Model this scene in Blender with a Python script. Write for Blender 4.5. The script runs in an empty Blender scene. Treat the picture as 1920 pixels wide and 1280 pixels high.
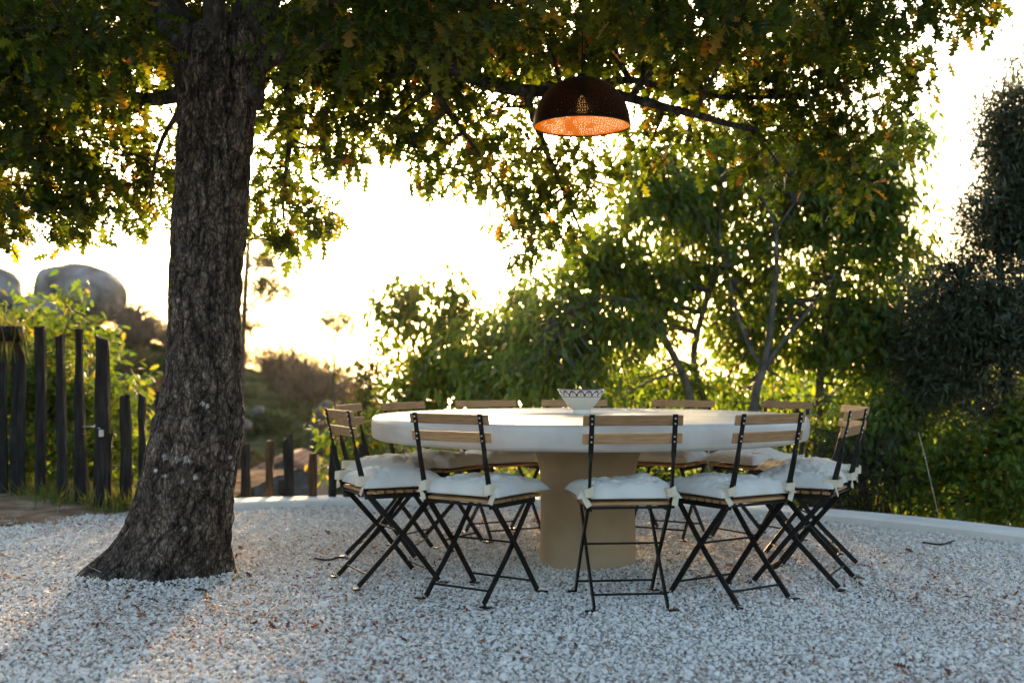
import bpy, bmesh, math, random
import numpy as np
from mathutils import Vector, Matrix

random.seed(7)
rng = np.random.default_rng(7)
R = math.radians
scene = bpy.context.scene
col = scene.collection

# ------------------------------------------------------------------ camera
CAM_H = 1.0135
DS = 0.79              # metres per unit of the depths given to W() and base_at()
FPX = 2064.0            # focal length in pixels of the 1920 px wide photograph
HORIZON = 696.0
cam_data = bpy.data.cameras.new("camera")
cam_data.sensor_width = 36.0
cam_data.lens = 36.0 * FPX / 1920.0
cam_data.shift_y = (HORIZON - 640.0) / 1920.0
cam_data.clip_start = 0.05
cam_data.clip_end = 60000.0
cam_data.dof.use_dof = True
cam_data.dof.focus_distance = 5.1
cam_data.dof.aperture_fstop = 1.9
cam = bpy.data.objects.new("camera", cam_data)
cam.location = (0, 0, CAM_H)
cam.rotation_euler = (R(90), 0, 0)
col.objects.link(cam)
scene.camera = cam

# ------------------------------------------------------------------ sky, sun, exposure
SUN_EL, SUN_AZ = 9.8, -3.0
world = bpy.data.worlds.new("World")
scene.world = world
world.use_nodes = True
wn, wl = world.node_tree.nodes, world.node_tree.links
bg = wn.get("Background") or wn.new("ShaderNodeBackground")
wo = wn.get("World Output") or wn.new("ShaderNodeOutputWorld")
sky = wn.new("ShaderNodeTexSky")
sky.sky_type = 'NISHITA'
sky.sun_disc = False
sky.sun_elevation = R(SUN_EL)
sky.sun_rotation = R(SUN_AZ)
sky.altitude = 100.0
sky.air_density = 1.0
sky.dust_density = 5.0
sky.ozone_density = 1.0
wl.new(sky.outputs[0], bg.inputs[0])
bg.inputs[1].default_value = 0.15
wl.new(bg.outputs[0], wo.inputs[0])

sun_data = bpy.data.lights.new("sun", 'SUN')
sun_data.energy = 2.6
sun_data.angle = R(1.5)
sun_data.color = (1.0, 0.66, 0.32)
sun = bpy.data.objects.new("sun", sun_data)
sdir = Vector((math.sin(R(SUN_AZ)) * math.cos(R(SUN_EL)), math.cos(R(SUN_AZ)) * math.cos(R(SUN_EL)), math.sin(R(SUN_EL))))
sun.rotation_euler = (-sdir).to_track_quat('-Z', 'Y').to_euler()
sun.location = (0, 0, 20)
col.objects.link(sun)

scene.view_settings.view_transform = 'Standard'
scene.view_settings.look = 'None'
scene.view_settings.gamma = 1.0
scene.view_settings.exposure = 2.2
scene.view_settings.use_curve_mapping = False
scene.cycles.use_denoising = True
scene.cycles.max_bounces = 8
scene.cycles.diffuse_bounces = 4
scene.cycles.transmission_bounces = 4
scene.cycles.transparent_max_bounces = 8
scene.cycles.sample_clamp_indirect = 6.0


# ------------------------------------------------------------------ helpers
def W(px, py, d):
    """A point that the photograph shows at pixel (px, py), d depth units away."""
    d = d * DS
    return np.array([(px - 960.0) / FPX * d, d, CAM_H + (HORIZON - py) / FPX * d])


def link(o, parent=None):
    col.objects.link(o)
    if parent is not None:
        o.parent = parent
    return o


def tag(o, label=None, cat=None, group=None, kind=None):
    if label: o["label"] = label
    if cat: o["category"] = cat
    if group: o["group"] = group
    if kind: o["kind"] = kind
    return o


def empty(name, loc=(0, 0, 0), rz=0.0, parent=None):
    o = bpy.data.objects.new(name, None)
    o.empty_display_size = 0.1
    o.location = loc
    o.rotation_euler = (0, 0, rz)
    return link(o, parent)


def np_mesh(name, V, loops, totals, smooth=False, rnd=None, colr=None):
    V = np.ascontiguousarray(V, dtype=np.float32)
    loops = np.ascontiguousarray(loops, dtype=np.int32)
    totals = np.ascontiguousarray(totals, dtype=np.int32)
    me = bpy.data.meshes.new(name)
    me.vertices.add(len(V)); me.vertices.foreach_set("co", V.ravel())
    me.loops.add(len(loops)); me.loops.foreach_set("vertex_index", loops)
    starts = np.concatenate(([0], np.cumsum(totals)[:-1])).astype(np.int32)
    me.polygons.add(len(totals)); me.polygons.foreach_set("loop_start", starts)
    me.polygons.foreach_set("use_smooth", np.full(len(totals), smooth, dtype=bool))
    me.update(calc_edges=True)
    if rnd is not None:
        a = me.attributes.new("rnd", 'FLOAT', 'POINT'); a.data.foreach_set("value", np.ascontiguousarray(rnd, dtype=np.float32))
    if colr is not None:
        a = me.attributes.new("tint", 'FLOAT_COLOR', 'POINT'); a.data.foreach_set("color", np.ascontiguousarray(colr, dtype=np.float32).ravel())
    return me


class MB:
    """Collects shapes and links them as one mesh object."""
    def __init__(self):
        self.v = []; self.f = []; self.n = 0

    def add(self, V, F):
        self.v.append(np.asarray(V, dtype=float)); self.f += [tuple(i + self.n for i in f) for f in F]; self.n += len(V)

    def box(self, c, s, rot=None, bevel=0.0):
        hx, hy, hz = (x / 2 for x in s)
        b = min(bevel, hx * .9, hy * .9, hz * .9)
        if b <= 0:
            V = np.array([(x, y, z) for x in (-hx, hx) for y in (-hy, hy) for z in (-hz, hz)])
            F = [(0, 1, 3, 2), (4, 6, 7, 5), (0, 4, 5, 1), (2, 3, 7, 6), (0, 2, 6, 4), (1, 5, 7, 3)]
        else:
            bm = bmesh.new()
            bmesh.ops.create_cube(bm, size=1.0)
            for v in bm.verts: v.co = Vector((v.co.x * hx * 2, v.co.y * hy * 2, v.co.z * hz * 2))
            bmesh.ops.bevel(bm, geom=bm.edges[:], offset=b, segments=1, affect='EDGES')
            bm.verts.index_update()
            V = np.array([v.co[:] for v in bm.verts]); F = [tuple(v.index for v in f.verts) for f in bm.faces]
            bm.free()
        if rot is not None: V = V @ np.array(rot.to_3x3()).T
        self.add(V + np.asarray(c, dtype=float), F)

    def tube(self, pts, rad, sides=8, cap=True):
        pts = np.asarray(pts, dtype=float); n = len(pts)
        rad = np.full(n, rad, dtype=float) if np.isscalar(rad) else np.asarray(rad, dtype=float)
        tan = np.gradient(pts, axis=0); tan /= np.linalg.norm(tan, axis=1)[:, None] + 1e-12
        up = np.array([0, 0, 1.0]) if abs(tan[0][2]) < .9 else np.array([1.0, 0, 0])
        ang = np.linspace(0, 2 * math.pi, sides, endpoint=False)
        V = []
        for i in range(n):
            a = np.cross(tan[i], up); a /= np.linalg.norm(a) + 1e-12
            b = np.cross(a, tan[i]); up = b
            V.append(pts[i] + rad[i] * (np.cos(ang)[:, None] * a + np.sin(ang)[:, None] * b))
        F = [(i * sides + k, i * sides + (k + 1) % sides, (i + 1) * sides + (k + 1) % sides, (i + 1) * sides + k) for i in range(n - 1) for k in range(sides)]
        if cap:
            F.append(tuple(range(sides))[::-1]); F.append(tuple((n - 1) * sides + k for k in range(sides)))
        self.add(np.concatenate(V), F)

    def sweep(self, pts, hx, hp):
        """A bar of rectangular section in the local yz plane: half width hx along x, hp across."""
        pts = np.asarray(pts, dtype=float); n = len(pts)
        hx = np.broadcast_to(hx, n); hp = np.broadcast_to(hp, n)
        tan = np.gradient(pts, axis=0); tan /= np.linalg.norm(tan, axis=1)[:, None]
        per = np.cross(tan, np.array([1.0, 0, 0])); per /= np.linalg.norm(per, axis=1)[:, None]
        X = np.array([1.0, 0, 0]); V = []
        for i in range(n):
            for sx, sp in ((-1, -1), (1, -1), (1, 1), (-1, 1)): V.append(pts[i] + sx * hx[i] * X + sp * hp[i] * per[i])
        F = [(i * 4 + k, i * 4 + (k + 1) % 4, (i + 1) * 4 + (k + 1) % 4, (i + 1) * 4 + k) for i in range(n - 1) for k in range(4)]
        F += [(3, 2, 1, 0), tuple((n - 1) * 4 + k for k in range(4))]
        self.add(np.array(V), F)

    def lathe(self, prof, seg=48, c=(0, 0, 0), close=False):
        prof = np.asarray(prof, dtype=float); n = len(prof)
        ang = np.linspace(0, 2 * math.pi, seg, endpoint=False)
        V = np.array([(r * math.cos(a), r * math.sin(a), z) for r, z in prof for a in ang]) + np.asarray(c, dtype=float)
        m = n if close else n - 1
        F = [(i * seg + k, i * seg + (k + 1) % seg, ((i + 1) % n) * seg + (k + 1) % seg, ((i + 1) % n) * seg + k) for i in range(m) for k in range(seg)]
        self.add(V, F)

    def mesh(self, name, material, smooth=False, rnd=None):
        V = np.concatenate(self.v)
        me = np_mesh(name, V, np.concatenate([np.array(f) for f in self.f]), [len(f) for f in self.f], smooth)
        if material: me.materials.append(material)
        return me

    def build(self, name, material, parent=None, smooth=False, loc=None):
        o = bpy.data.objects.new(name, self.mesh(name, material, smooth))
        if loc is not None: o.location = loc
        return link(o, parent)


def copy_tree(o, parent=None):
    c = o.copy(); col.objects.link(c); c.parent = parent
    for ch in o.children: copy_tree(ch, c)
    return c


def _hash(ix, iy, iz, seed):
    h = (ix.astype(np.int64) * 374761393 + iy.astype(np.int64) * 668265263 + iz.astype(np.int64) * 2147483647 + seed * 1274126177) & 0xFFFFFFFF
    h = ((h ^ (h >> 13)) * 1274126177) & 0xFFFFFFFF
    h = ((h ^ (h >> 16)) * 2246822519) & 0xFFFFFFFF
    return ((h ^ (h >> 15)) & 0xFFFFFF) / float(0xFFFFFF)


def vnoise(P, seed=0):
    P = np.asarray(P, dtype=float); I = np.floor(P).astype(np.int64); f = P - I; f = f * f * (3 - 2 * f)
    out = 0
    for dx in (0, 1):
        for dy in (0, 1):
            for dz in (0, 1):
                w = (f[:, 0] if dx else 1 - f[:, 0]) * (f[:, 1] if dy else 1 - f[:, 1]) * (f[:, 2] if dz else 1 - f[:, 2])
                out = out + w * _hash(I[:, 0] + dx, I[:, 1] + dy, I[:, 2] + dz, seed)
    return out


def fbm(P, seed=0, octv=4):
    out = 0; a = .5
    for i in range(octv):
        out = out + a * vnoise(P * 2 ** i, seed + i * 17); a *= .5
    return out


# ------------------------------------------------------------------ materials
def new_mat(name):
    m = bpy.data.materials.new(name); m.use_nodes = True
    nt = m.node_tree
    return m, nt.nodes, nt.links, nt.nodes["Principled BSDF"]


def ramp_node(n, stops):
    r = n.new("ShaderNodeValToRGB")
    while len(r.color_ramp.elements) < len(stops): r.color_ramp.elements.new(.5)
    for e, (p, c) in zip(r.color_ramp.elements, stops): e.position = p; e.color = (*c, 1)
    return r


def noise_mat(name, stops, scale=8.0, rough=.8, bump=0.0, bscale=60.0, stretch=(1, 1, 1), detail=6, metallic=0.0, spec=.3):
    m, n, l, b = new_mat(name)
    tc = n.new("ShaderNodeTexCoord"); mp = n.new("ShaderNodeMapping"); mp.inputs["Scale"].default_value = stretch
    l.new(tc.outputs["Object"], mp.inputs[0])
    t = n.new("ShaderNodeTexNoise"); t.inputs["Scale"].default_value = scale; t.inputs["Detail"].default_value = detail
    l.new(mp.outputs[0], t.inputs[0])
    r = ramp_node(n, stops); l.new(t.outputs[0], r.inputs[0]); l.new(r.outputs[0], b.inputs["Base Color"])
    b.inputs["Roughness"].default_value = rough; b.inputs["Metallic"].default_value = metallic
    b.inputs["Specular IOR Level"].default_value = spec
    if bump > 0:
        t2 = n.new("ShaderNodeTexNoise"); t2.inputs["Scale"].default_value = bscale; t2.inputs["Detail"].default_value = 6
        l.new(mp.outputs[0], t2.inputs[0])
        bp = n.new("ShaderNodeBump"); bp.inputs["Strength"].default_value = bump; bp.inputs["Distance"].default_value = .01
        l.new(t2.outputs[0], bp.inputs["Height"]); l.new(bp.outputs[0], b.inputs["Normal"])
    return m


def leaf_mat(name, stops, trans=.45, tcol=(1.5, 1.35, .5), rough=.45):
    m, n, l, b = new_mat(name)
    at = n.new("ShaderNodeAttribute"); at.attribute_name = "rnd"
    r = ramp_node(n, stops); l.new(at.outputs["Fac"], r.inputs[0])
    l.new(r.outputs[0], b.inputs["Base Color"]); b.inputs["Roughness"].default_value = rough
    b.inputs["Specular IOR Level"].default_value = .35
    mx = n.new("ShaderNodeMix"); mx.data_type = 'RGBA'; mx.blend_type = 'MULTIPLY'; mx.inputs[0].default_value = 1.0
    l.new(r.outputs[0], mx.inputs[6]); mx.inputs[7].default_value = (*tcol, 1)
    tr = n.new("ShaderNodeBsdfTranslucent"); l.new(mx.outputs[2], tr.inputs[0])
    ms = n.new("ShaderNodeMixShader"); ms.inputs[0].default_value = trans
    l.new(b.outputs[0], ms.inputs[1]); l.new(tr.outputs[0], ms.inputs[2])
    l.new(ms.outputs[0], n["Material Output"].inputs[0])
    return m


M = {}
M['oak_leaf'] = leaf_mat("oak_leaf", [(0, (.014, .030, .008)), (.55, (.028, .050, .010)), (.86, (.058, .072, .013)), (.96, (.13, .10, .02)), (1, (.17, .075, .022))], .58, (4.9, 3.8, .55))
M['hedge_leaf'] = leaf_mat("hedge_leaf", [(0, (.060, .115, .030)), (.6, (.105, .165, .042)), (.9, (.16, .20, .045)), (1, (.28, .21, .04))], .42, (3.2, 2.9, .6), .36)
M['bush_leaf'] = leaf_mat("bush_leaf", [(0, (.055, .105, .020)), (.6, (.10, .15, .026)), (.9, (.17, .18, .035)), (1, (.27, .20, .035))], .5, (2.0, 1.9, .5))
M['olive_leaf'] = leaf_mat("olive_leaf", [(0, (.040, .062, .040)), (.6, (.075, .098, .064)), (1, (.12, .135, .095))], .28, (1.6, 1.4, .7), .36)
M['scrub_leaf'] = leaf_mat("scrub_leaf", [(0, (.020, .042, .012)), (.4, (.05, .075, .02)), (.7, (.12, .10, .04)), (1, (.17, .10, .05))], .35, (1.5, 1.3, .6), .7)
M['pine_needle'] = leaf_mat("pine_needle", [(0, (.04, .06, .025)), (.7, (.07, .085, .03)), (1, (.13, .10, .04))], .35, (1.6, 1.4, .6), .6)
M['grass'] = leaf_mat("grass_blade", [(0, (.05, .09, .02)), (.6, (.10, .13, .03)), (1, (.25, .18, .07))], .45, (1.8, 1.6, .6), .6)
M['dead_leaf'] = leaf_mat("dead_leaf", [(0, (.07, .030, .018)), (.5, (.17, .065, .030)), (.85, (.26, .12, .05)), (1, (.32, .20, .09))], .25, (1.3, 1.0, .7), .7)
M['bark'] = noise_mat("bark", [(.3, (.035, .030, .027)), (.5, (.085, .074, .066)), (.62, (.14, .125, .115)), (.75, (.22, .21, .20))], 22, .9, .9, 90, (1, 1, .32), 8)
M['limb_bark'] = noise_mat("limb_bark", [(.3, (.020, .017, .014)), (.55, (.065, .055, .047)), (.72, (.14, .128, .116))], 28, .92, .9, 90, (1, 1, .6), 8, spec=.1)
M['pale_bark'] = noise_mat("pale_bark", [(.3, (.07, .064, .057)), (.6, (.15, .14, .125)), (.75, (.22, .21, .19))], 12, .85, .4, 60)
M['dry_twig'] = noise_mat("dry_twig", [(.3, (.09, .06, .04)), (.7, (.17, .12, .085))], 9, .9)
M['dark_twig'] = noise_mat("dark_twig", [(.3, (.025, .02, .017)), (.7, (.06, .05, .04))], 9, .9)
M['iron'] = noise_mat("black_iron", [(.35, (.006, .0055, .005)), (.7, (.013, .011, .0095))], 30, .5, .15, 200, spec=.22)
M['bolt'] = noise_mat("bolt_steel", [(.3, (.55, .55, .56)), (.7, (.7, .7, .71))], 30, .3, metallic=1.0)
M['wood'] = noise_mat("acacia_wood", [(.25, (.19, .100, .042)), (.5, (.29, .165, .075)), (.75, (.37, .225, .11))], 9, .6, .25, 60, (1.2, 14, 14), 7)
M['stake'] = noise_mat("charred_wood", [(.3, (.007, .006, .006)), (.55, (.019, .017, .017)), (.75, (.05, .047, .047))], 9, .85, .8, 40, (5, 5, .5), 7)
M['stake_brown'] = noise_mat("weathered_brown_wood", [(.3, (.035, .02, .012)), (.55, (.085, .045, .022)), (.75, (.15, .09, .05))], 9, .85, .8, 40, (5, 5, .5), 7)
M['plaster'] = noise_mat("table_plaster", [(.30, (.47, .445, .40)), (.5, (.585, .56, .515)), (.68, (.645, .625, .585))], 3.4, .40, .16, 16, (1, 1, 1), 8, spec=.4)
M['pedestal'] = noise_mat("tan_plaster", [(.28, (.31, .22, .135)), (.5, (.40, .295, .185)), (.72, (.46, .345, .225))], 3.0, .75, .25, 30, (1, 1, 1), 8)
M['kerb'] = noise_mat("white_concrete", [(.25, (.62, .61, .58)), (.6, (.74, .73, .70)), (.8, (.80, .79, .77))], 4.0, .8, .25, 40)
M['cotton'] = noise_mat("white_cotton", [(.3, (.58, .555, .51)), (.7, (.68, .66, .615))], 6.0, .9, .12, 260)
M['strap'] = noise_mat("beige_strap", [(.3, (.56, .49, .37)), (.7, (.66, .59, .46))], 20.0, .9, .3, 300)
M['granite'] = noise_mat("granite", [(.32, (.05, .048, .047)), (.48, (.14, .137, .135)), (.68, (.28, .277, .273))], 1.2, .9, .5, 8, (1, 1, 1), 10)
M['hut_stone'] = noise_mat("hut_stone", [(.3, (.045, .042, .04)), (.7, (.12, .115, .11))], 5, .9, .5, 20)
M['terracotta'] = noise_mat("terracotta", [(.3, (.22, .10, .06)), (.7, (.36, .19, .12))], 5, .85, .3, 20)
M['soil'] = noise_mat("hill_soil", [(.3, (.030, .040, .014)), (.45, (.065, .070, .028)), (.58, (.13, .11, .055)), (.7, (.045, .065, .020))], 1.3, .95, .6, 4, (1, 1, 1), 10, spec=0.0)
M['dirt'] = noise_mat("terrace_dirt", [(.3, (.10, .070, .045)), (.55, (.21, .155, .105)), (.75, (.36, .30, .24))], 5, .95, 1.0, 45, (1, 1, 1), 10, spec=0.0)
M['gravel_bed'] = noise_mat("gravel_bed", [(.3, (.22, .185, .16)), (.5, (.34, .305, .28)), (.7, (.48, .45, .42))], 60, .95, .8, 120)

_m = M['wood']; _n, _l = _m.node_tree.nodes, _m.node_tree.links; _b = _n["Principled BSDF"]
_oi = _n.new("ShaderNodeObjectInfo"); _hs = _n.new("ShaderNodeHueSaturation")
_mr = _n.new("ShaderNodeMapRange"); _mr.inputs[3].default_value = .95; _mr.inputs[4].default_value = 1.45
_l.new(_oi.outputs["Random"], _mr.inputs[0]); _l.new(_mr.outputs[0], _hs.inputs["Value"])
_src = _b.inputs["Base Color"].links[0].from_socket; _l.new(_src, _hs.inputs["Color"]); _l.new(_hs.outputs[0], _b.inputs["Base Color"])

# white crushed stone: colour varies from stone to stone
m, n, l, b = new_mat("white_gravel")
oi = n.new("ShaderNodeObjectInfo")
r = ramp_node(n, [(0, (.42, .385, .35)), (.10, (.60, .565, .52)), (.5, (.70, .67, .63)), (.93, (.77, .745, .71)), (1, (.50, .40, .31))])
l.new(oi.outputs["Random"], r.inputs[0]); l.new(r.outputs[0], b.inputs["Base Color"])
b.inputs["Roughness"].default_value = .75; b.inputs["Specular IOR Level"].default_value = .3
M['gravel'] = m

# the sea far below, reflecting the low sun's sky
m, n, l, b = new_mat("sea_water")
b.inputs["Base Color"].default_value = (.03, .05, .06, 1); b.inputs["Roughness"].default_value = .25
t = n.new("ShaderNodeTexNoise"); t.inputs["Scale"].default_value = .05; t.inputs["Detail"].default_value = 8
tc = n.new("ShaderNodeTexCoord"); l.new(tc.outputs["Object"], t.inputs[0])
bp = n.new("ShaderNodeBump"); bp.inputs["Strength"].default_value = .6; bp.inputs["Distance"].default_value = 1.0
l.new(t.outputs[0], bp.inputs["Height"]); l.new(bp.outputs[0], b.inputs["Normal"])
M['sea'] = m

# woven lamp shade: dark outside, copper inside, pierced by the fine weave
m, n, l, b = new_mat("woven_shade")
tc = n.new("ShaderNodeTexCoord")
uvs = n.new("ShaderNodeAttribute"); uvs.attribute_name = "weave"; uvs.attribute_type = 'GEOMETRY'
sep = n.new("ShaderNodeSeparateXYZ"); l.new(uvs.outputs["Vector"], sep.inputs[0])


def mth(op, a, c=None):
    q = n.new("ShaderNodeMath"); q.operation = op
    if isinstance(a, (int, float)): q.inputs[0].default_value = a
    else: l.new(a, q.inputs[0])
    if c is not None:
        if isinstance(c, (int, float)): q.inputs[1].default_value = c
        else: l.new(c, q.inputs[1])
    return q.outputs[0]


fu = mth('FRACT', sep.outputs[0]); fv = mth('FRACT', sep.outputs[1])
hu = mth('LESS_THAN', mth('ABSOLUTE', mth('SUBTRACT', fu, .5)), .045)
hv = mth('LESS_THAN', mth('ABSOLUTE', mth('SUBTRACT', fv, .5)), .045)
hole = mth('MULTIPLY', hu, hv)
geo = n.new("ShaderNodeNewGeometry")
mx = n.new("ShaderNodeMix"); mx.data_type = 'RGBA'; l.new(geo.outputs["Backfacing"], mx.inputs[0])
mx.inputs[6].default_value = (.006, .0055, .005, 1); mx.inputs[7].default_value = (.60, .26, .020, 1)
l.new(mx.outputs[2], b.inputs["Base Color"])
l.new(mth('MULTIPLY', mth('SUBTRACT', 1.0, geo.outputs["Backfacing"]), .06), b.inputs["Specular IOR Level"])
b.inputs["Roughness"].default_value = .45
bp = n.new("ShaderNodeBump"); bp.inputs["Strength"].default_value = .7; bp.inputs["Distance"].default_value = .004
l.new(mth('ABSOLUTE', mth('SUBTRACT', fv, .5)), bp.inputs["Height"]); l.new(bp.outputs[0], b.inputs["Normal"])
tb = n.new("ShaderNodeBsdfTransparent"); ms = n.new("ShaderNodeMixShader")
l.new(hole, ms.inputs[0]); l.new(b.outputs[0], ms.inputs[1]); l.new(tb.outputs[0], ms.inputs[2])
l.new(ms.outputs[0], n["Material Output"].inputs[0])
M['shade'] = m
m, n, l, b = new_mat("lit_bulb")
b.inputs["Emission Color"].default_value = (1.0, .50, .12, 1); b.inputs["Emission Strength"].default_value = 3.0
b.inputs["Base Color"].default_value = (.8, .6, .35, 1)
M['bulb'] = m
# glazed bowl with a painted band
m, n, l, b = new_mat("glazed_bowl")
at = n.new("ShaderNodeAttribute"); at.attribute_name = "tint"
l.new(at.outputs["Color"], b.inputs["Base Color"]); b.inputs["Roughness"].default_value = .25; b.inputs["Specular IOR Level"].default_value = .5
M['bowl'] = m
# tinted bark: tint holds lichen spots
m, n, l, b = new_mat("oak_bark")
at = n.new("ShaderNodeAttribute"); at.attribute_name = "tint"
l.new(at.outputs["Color"], b.inputs["Base Color"]); b.inputs["Roughness"].default_value = .92; b.inputs["Specular IOR Level"].default_value = .2
t = n.new("ShaderNodeTexNoise"); t.inputs["Scale"].default_value = 120; t.inputs["Detail"].default_value = 6
tc = n.new("ShaderNodeTexCoord"); mp = n.new("ShaderNodeMapping"); mp.inputs["Scale"].default_value = (1, 1, .4)
l.new(tc.outputs["Object"], mp.inputs[0]); l.new(mp.outputs[0], t.inputs[0])
bp = n.new("ShaderNodeBump"); bp.inputs["Strength"].default_value = .6; bp.inputs["Distance"].default_value = .006
l.new(t.outputs[0], bp.inputs["Height"]); l.new(bp.outputs[0], b.inputs["Normal"])
vo = n.new("ShaderNodeTexVoronoi"); vo.feature = 'DISTANCE_TO_EDGE'; vo.inputs["Scale"].default_value = 34
mp2 = n.new("ShaderNodeMapping"); mp2.inputs["Scale"].default_value = (1, 1, .30)
wv = n.new("ShaderNodeTexNoise"); wv.inputs["Scale"].default_value = 9; wv.inputs["Detail"].default_value = 4
wm = n.new("ShaderNodeMix"); wm.data_type = 'VECTOR'; wm.inputs[0].default_value = .12
l.new(tc.outputs["Object"], wv.inputs[0]); l.new(tc.outputs["Object"], mp2.inputs[0]); l.new(mp2.outputs[0], wm.inputs[4]); l.new(wv.outputs["Color"], wm.inputs[5])
l.new(wm.outputs[1], vo.inputs["Vector"])
cr = ramp_node(n, [(0, (.22, .20, .19)), (.09, (.75, .74, .73)), (.3, (1.25, 1.22, 1.2))]); l.new(vo.outputs["Distance"], cr.inputs[0])
fl = ramp_node(n, [(.35, (.55, .55, .55)), (.55, (1, 1, 1)), (.68, (2.3, 2.25, 2.2))]); l.new(t.outputs[0], fl.inputs[0])
m1 = n.new("ShaderNodeMix"); m1.data_type = 'RGBA'; m1.blend_type = 'MULTIPLY'; m1.inputs[0].default_value = 1
m2 = n.new("ShaderNodeMix"); m2.data_type = 'RGBA'; m2.blend_type = 'MULTIPLY'; m2.inputs[0].default_value = 1
l.new(at.outputs["Color"], m1.inputs[6]); l.new(cr.outputs[0], m1.inputs[7]); l.new(m1.outputs[2], m2.inputs[6]); l.new(fl.outputs[0], m2.inputs[7])
l.new(m2.outputs[2], b.inputs["Base Color"])
bp2 = n.new("ShaderNodeBump"); bp2.inputs["Strength"].default_value = .9; bp2.inputs["Distance"].default_value = .012
cl_ = n.new("ShaderNodeMath"); cl_.operation = 'MINIMUM'; cl_.inputs[1].default_value = .25; l.new(vo.outputs["Distance"], cl_.inputs[0])
l.new(cl_.outputs[0], bp2.inputs["Height"]); l.new(bp2.outputs[0], bp.inputs["Normal"])
M['oak_bark'] = m

# ------------------------------------------------------------------ terrain
KC = np.array([-0.53, 4.09]); KR = 4.22          # the kerb's circle
RIDGE = np.array([(-40, 4.9), (-22, 3.8), (-17, 3.0), (-13.6, 2.05), (-10, 1.05), (-7.4, .05), (-4.7, -1.1), (0, -2.3), (8, -2.6), (40, -3.0)])


def sstep(a, b_, x):
    t = np.clip((x - a) / (b_ - a), 0, 1); return t * t * (3 - 2 * t)


def terrain_z(x, y):
    x = np.asarray(x, dtype=float); y = np.asarray(y, dtype=float)
    s = np.hypot(x - KC[0], y - KC[1]) - KR - .3
    s = np.where(y < KC[1], np.maximum(np.abs(x - KC[0]) - 9, -1), s)
    slope = np.where(x < -1.0, .15, .30)
    valley = -.10 - np.clip(s, 0, 60) * slope
    valley = np.where(x < -2.0, np.where(s > 0, valley + .11 * (1 - sstep(0, 3, s)), valley), valley)
    valley = np.maximum(valley, -3.3 - .06 * np.maximum(x, 0))
    ridge = np.interp(x, RIDGE[:, 0], RIDGE[:, 1])
    hill = valley + (ridge - valley) * sstep(23, 44, y)
    hill = np.where(y > 45.5, hill - (y - 45.5) * .28, hill)
    return np.maximum(hill, -46)


xs = np.unique(np.concatenate([np.linspace(-70, -20, 40), np.linspace(-20, -5, 50), np.linspace(-5, 5, 60), np.linspace(5, 70, 60)]))
ys = np.unique(np.concatenate([np.linspace(-40, 2, 20), np.linspace(2, 16, 60), np.linspace(16, 62, 90), np.linspace(62, 240, 30)]))
GX, GY = np.meshgrid(xs, ys)
P2 = np.c_[GX.ravel(), GY.ravel()]
Z = terrain_z(P2[:, 0], P2[:, 1])
far = sstep(10, 20, P2[:, 1])
Z = Z + far * (fbm(np.c_[P2 * .35, np.zeros(len(P2))], 5) - .5) * 1.0 + (1 - far) * (fbm(np.c_[P2 * 1.5, np.zeros(len(P2))], 9) - .5) * .05
nx, ny = len(xs), len(ys)
ii = (np.arange(ny - 1)[:, None] * nx + np.arange(nx - 1)[None, :]).ravel()
quads = np.stack([ii, ii + 1, ii + 1 + nx, ii + nx], 1)
me = np_mesh("hillside", np.c_[P2, Z], quads.ravel(), np.full(len(quads), 4), True)
me.materials.append(M['soil'])
tag(link(bpy.data.objects.new("hillside", me)), kind="structure")

mb = MB(); mb.add([(-30000, 120, -40), (30000, 120, -40), (30000, 45000, -40), (-30000, 45000, -40)], [(0, 1, 2, 3)])
tag(mb.build("sea", M['sea']), kind="structure")

# gravel terrace bed
arc = [(KC[0] + (KR + .02) * math.cos(a), KC[1] + (KR + .02) * math.sin(a)) for a in np.linspace(0, math.pi, 60)]
out = [(9, KC[1])] + [(x, y) for x, y in arc] + [(-9, KC[1]), (-9, -14), (9, -14)]
mb = MB(); mb.add([(x, y, 0.0) for x, y in out], [tuple(range(len(out)))])
tag(mb.build("gravel_bed", M['gravel_bed']), kind="structure")
# bare dirt beyond the gravel by the fence
mb = MB()
n1, n2 = 40, 14
V = []
for i in range(n1):
    x = -6.5 + 4.35 * i / (n1 - 1)
    y0 = max(KC[1] + math.sqrt(max(KR ** 2 - (x - KC[0]) ** 2, 0)), 5.0) - .12
    for k in range(n2):
        y = y0 + 3.2 * k / (n2 - 1)
        V.append((x, y, 0))
V = np.array(V)
V[:, 2] = .004 + .05 * sstep(0, 1.2, (np.arange(n1 * n2) % n2) * 3.2 / (n2 - 1)) + (fbm(np.c_[V[:, :2] * 2.2, np.zeros(len(V))], 3) - .5) * .07
mb.add(V, [(i * n2 + k, (i + 1) * n2 + k, (i + 1) * n2 + k + 1, i * n2 + k + 1) for i in range(n1 - 1) for k in range(n2 - 1)])
tag(mb.build("dirt_ground", M['dirt'], smooth=True), kind="structure")

# kerb: a low curved band of white concrete
mb = MB()
prof = [(KR, -.06), (KR, .046), (KR + .012, .058), (KR + .285, .058), (KR + .297, .046), (KR + .297, -.5)]
angs = np.linspace(R(-14), R(117), 140)
V = [(KC[0] + (r_ + .004 * math.sin(a * 9)) * math.cos(a), KC[1] + (r_ + .004 * math.sin(a * 9)) * math.sin(a), z) for a in angs for r_, z in prof]
npf = len(prof)
F = [(i * npf + k, i * npf + (k + 1) % npf, (i + 1) * npf + (k + 1) % npf, (i + 1) * npf + k) for i in range(len(angs) - 1) for k in range(npf)]
F += [tuple(range(npf))[::-1], tuple((len(angs) - 1) * npf + k for k in range(npf))]
mb.add(V, F)
tag(mb.build("kerb", M['kerb']), kind="structure")

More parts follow.
